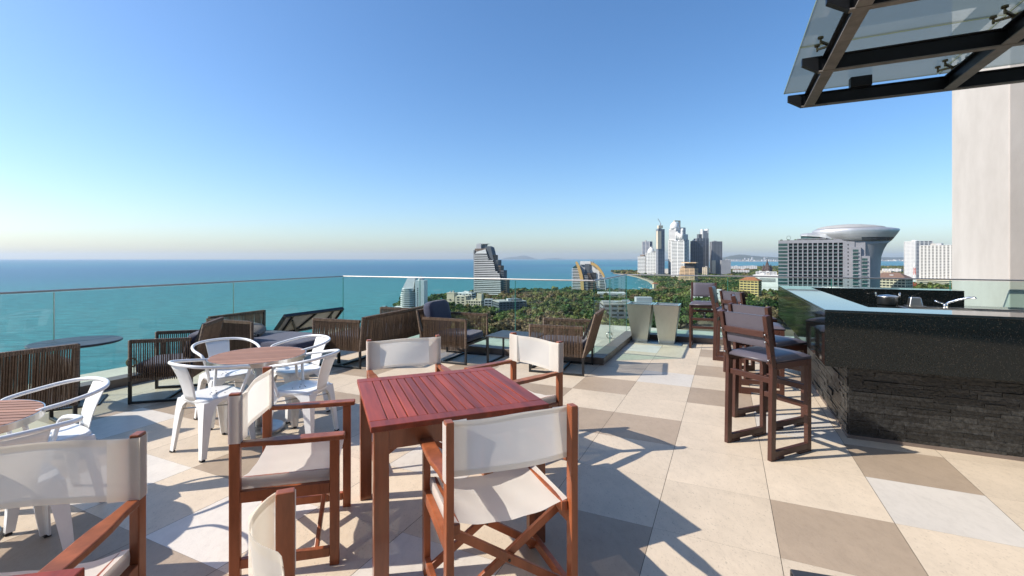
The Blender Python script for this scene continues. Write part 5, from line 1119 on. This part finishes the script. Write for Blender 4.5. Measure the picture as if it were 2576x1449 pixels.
def crown(n, Rr, Hh, lobes, size):
    """n leaf-clump quads of one crown: (n,4,3), crown standing on z=0"""
    lc = rng.normal(0,1,(lobes,3)); lc /= np.linalg.norm(lc,axis=1)[:,None]; lc *= rng.uniform(.25,.62,(lobes,1)); lc[:,2] = np.abs(lc[:,2])*.8-.1
    lr = rng.uniform(.30,.55,lobes)
    k = rng.integers(0,lobes,n); d = rng.normal(0,1,(n,3)); d /= np.linalg.norm(d,axis=1)[:,None]; d[:,2] = np.where(d[:,2]<-.3,-d[:,2],d[:,2])
    c = (lc[k] + d*(lr[k]*rng.uniform(.72,1.08,n))[:,None])*np.array([Rr,Rr,Hh*.5]); c[:,2] += Hh*.58
    nn = d + rng.normal(0,.55,(n,3)); nn /= np.linalg.norm(nn,axis=1)[:,None]
    u = np.cross(nn, rng.normal(0,1,(n,3))); u /= np.linalg.norm(u,axis=1)[:,None]; v = np.cross(nn,u)
    s = (size*rng.uniform(.6,1.35,n))[:,None]*.5; a = rng.uniform(.55,1,(n,1))
    return np.stack([c-u*s-v*s*a, c+u*s*.8-v*s*a, c+u*s+v*s*a, c-u*s*.9+v*s*a*.8],1)
def leafmesh(name, quads, tone):
    n = len(quads); me = bpy.data.meshes.new(name); me.vertices.add(n*4); me.vertices.foreach_set('co', quads.reshape(-1).astype(np.float32))
    me.loops.add(n*4); me.loops.foreach_set('vertex_index', np.arange(n*4,dtype=np.int32)); me.polygons.add(n)
    me.polygons.foreach_set('loop_start', np.arange(0,n*4,4,dtype=np.int32)); me.update(calc_edges=True)
    at = me.attributes.new('tone','FLOAT','POINT'); at.data.foreach_set('value', np.repeat(tone,4).astype(np.float32)); me.materials.append(m_leaf); return me
def blocked(x, y): return any(abs(x-bx)<br and abs(y-by)<br for bx,by,br in FOOT)
LZ = SEA+2.2
sites = []
tr_ = random.Random(11)
for Y0,Y1,st in ((395,1000,13.5),(1000,1900,19),(1900,4300,32)):
    y = Y0
    while y < Y1:
        x0, x1 = PX(960,y), PX(2420,y); x = x0
        while x < x1:
            xx, yy = x+tr_.uniform(-.45,.45)*st, y+tr_.uniform(-.45,.45)*st; x += st
            if inpoly(xx,yy,land_in) and not blocked(xx,yy): sites.append((xx,yy,st))
        y += st
print('tree sites', len(sites))
def tone_at(x, y):
    t = .5+.22*math.sin(x*.021+1.3)+.2*math.sin(y*.017+x*.011)+tr_.gauss(0,.22)
    return min(1,max(0,t-.05*(x>150)))
# crown shapes for the individual trees; each has its trunk and limbs
protos = []
for k in range(12):
    tone = [.08,.2,.3,.36,.45,.5,.55,.62,.7,.8,.9,1.0][k]; Rr = rng.uniform(7,10.2); Hh = rng.uniform(11,16.5)
    qd = crown(620, Rr, Hh, int(rng.integers(6,11)), 1.75); lm = leafmesh('crown', qd, np.clip(tone+rng.normal(0,.05,len(qd)),0,1))
    t = MB(); t.tube([(0,0,0),(.15,.1,Hh*.3),(0,0,Hh*.62)],[.42,.3,.16],7)
    for j in range(6):
        a = j*1.05+k; t.tube([(0,0,Hh*(.25+.05*j)),(math.cos(a)*Rr*.35,math.sin(a)*Rr*.35,Hh*.6),(math.cos(a)*Rr*.6,math.sin(a)*Rr*.6,Hh*.8)],[.2,.13,.06],5)
    tm = t.mesh('trunk'); tm.materials.append(m_bark); protos.append((lm,tm,tone,Rr))
near = [s for s in sites if s[1] < 760]
near.sort(key=lambda s: s[1])
step_ = max(1, len(near)/270); chosen = set(); indiv = near[:270] if len(near) <= 400 else [s for s in near if s[1] < 560][:270]
chosen = set(map(id, indiv))
KN = {0:'dark green',1:'olive green',2:'dry brownish'}
for s in indiv:
    tone = tone_at(s[0],s[1]); k = min(range(12), key=lambda i: abs(protos[i][2]-tone)+tr_.uniform(0,.12)); lm,tm,tn,Rr = protos[k]
    r = empty('broadleaf_tree', (s[0],s[1],LZ+hz(s[0],s[1])), tr_.uniform(0,6.28)); sc_ = tr_.choice((.6,.75,.9,1.05,1.2,1.45)); r.scale = (sc_,sc_,sc_*tr_.uniform(.85,1.15))
    kind = 0 if tn < .34 else (1 if tn < .68 else 2)
    tag(r, KN[kind]+' broadleaf tree in the wood beyond the glass railing', 'tree', KN[kind]+' trees of the wood')
    for nm,me in (('crown',lm),('trunk',tm)):
        o = bpy.data.objects.new(nm, me); col.objects.link(o); o.parent = r
Q, T = [], []
for s in sites:
    if id(s) in chosen: continue
    x,y,st = s; tone = tone_at(x,y); near_ = y < 900
    n, Rr, Hh, sz = (300,tr_.uniform(4.5,11.5),tr_.uniform(8,19),2.4) if near_ else ((90,tr_.uniform(9,13),tr_.uniform(10,16),4.0) if y < 1900 else (26,tr_.uniform(14,19),tr_.uniform(8,14),8.5))
    qd = crown(n, Rr, Hh, 5, sz); qd += np.array([x,y,LZ+hz(x,y)]); Q.append(qd); T.append(np.clip(tone+rng.normal(0,.05,n),0,1))
Q = np.concatenate(Q); T = np.concatenate(T); print('wood quads', len(Q), 'individual trees', len(indiv))
o = bpy.data.objects.new('far_wood', leafmesh('far_wood', Q, T)); col.objects.link(o); tag(o, kind='stuff')
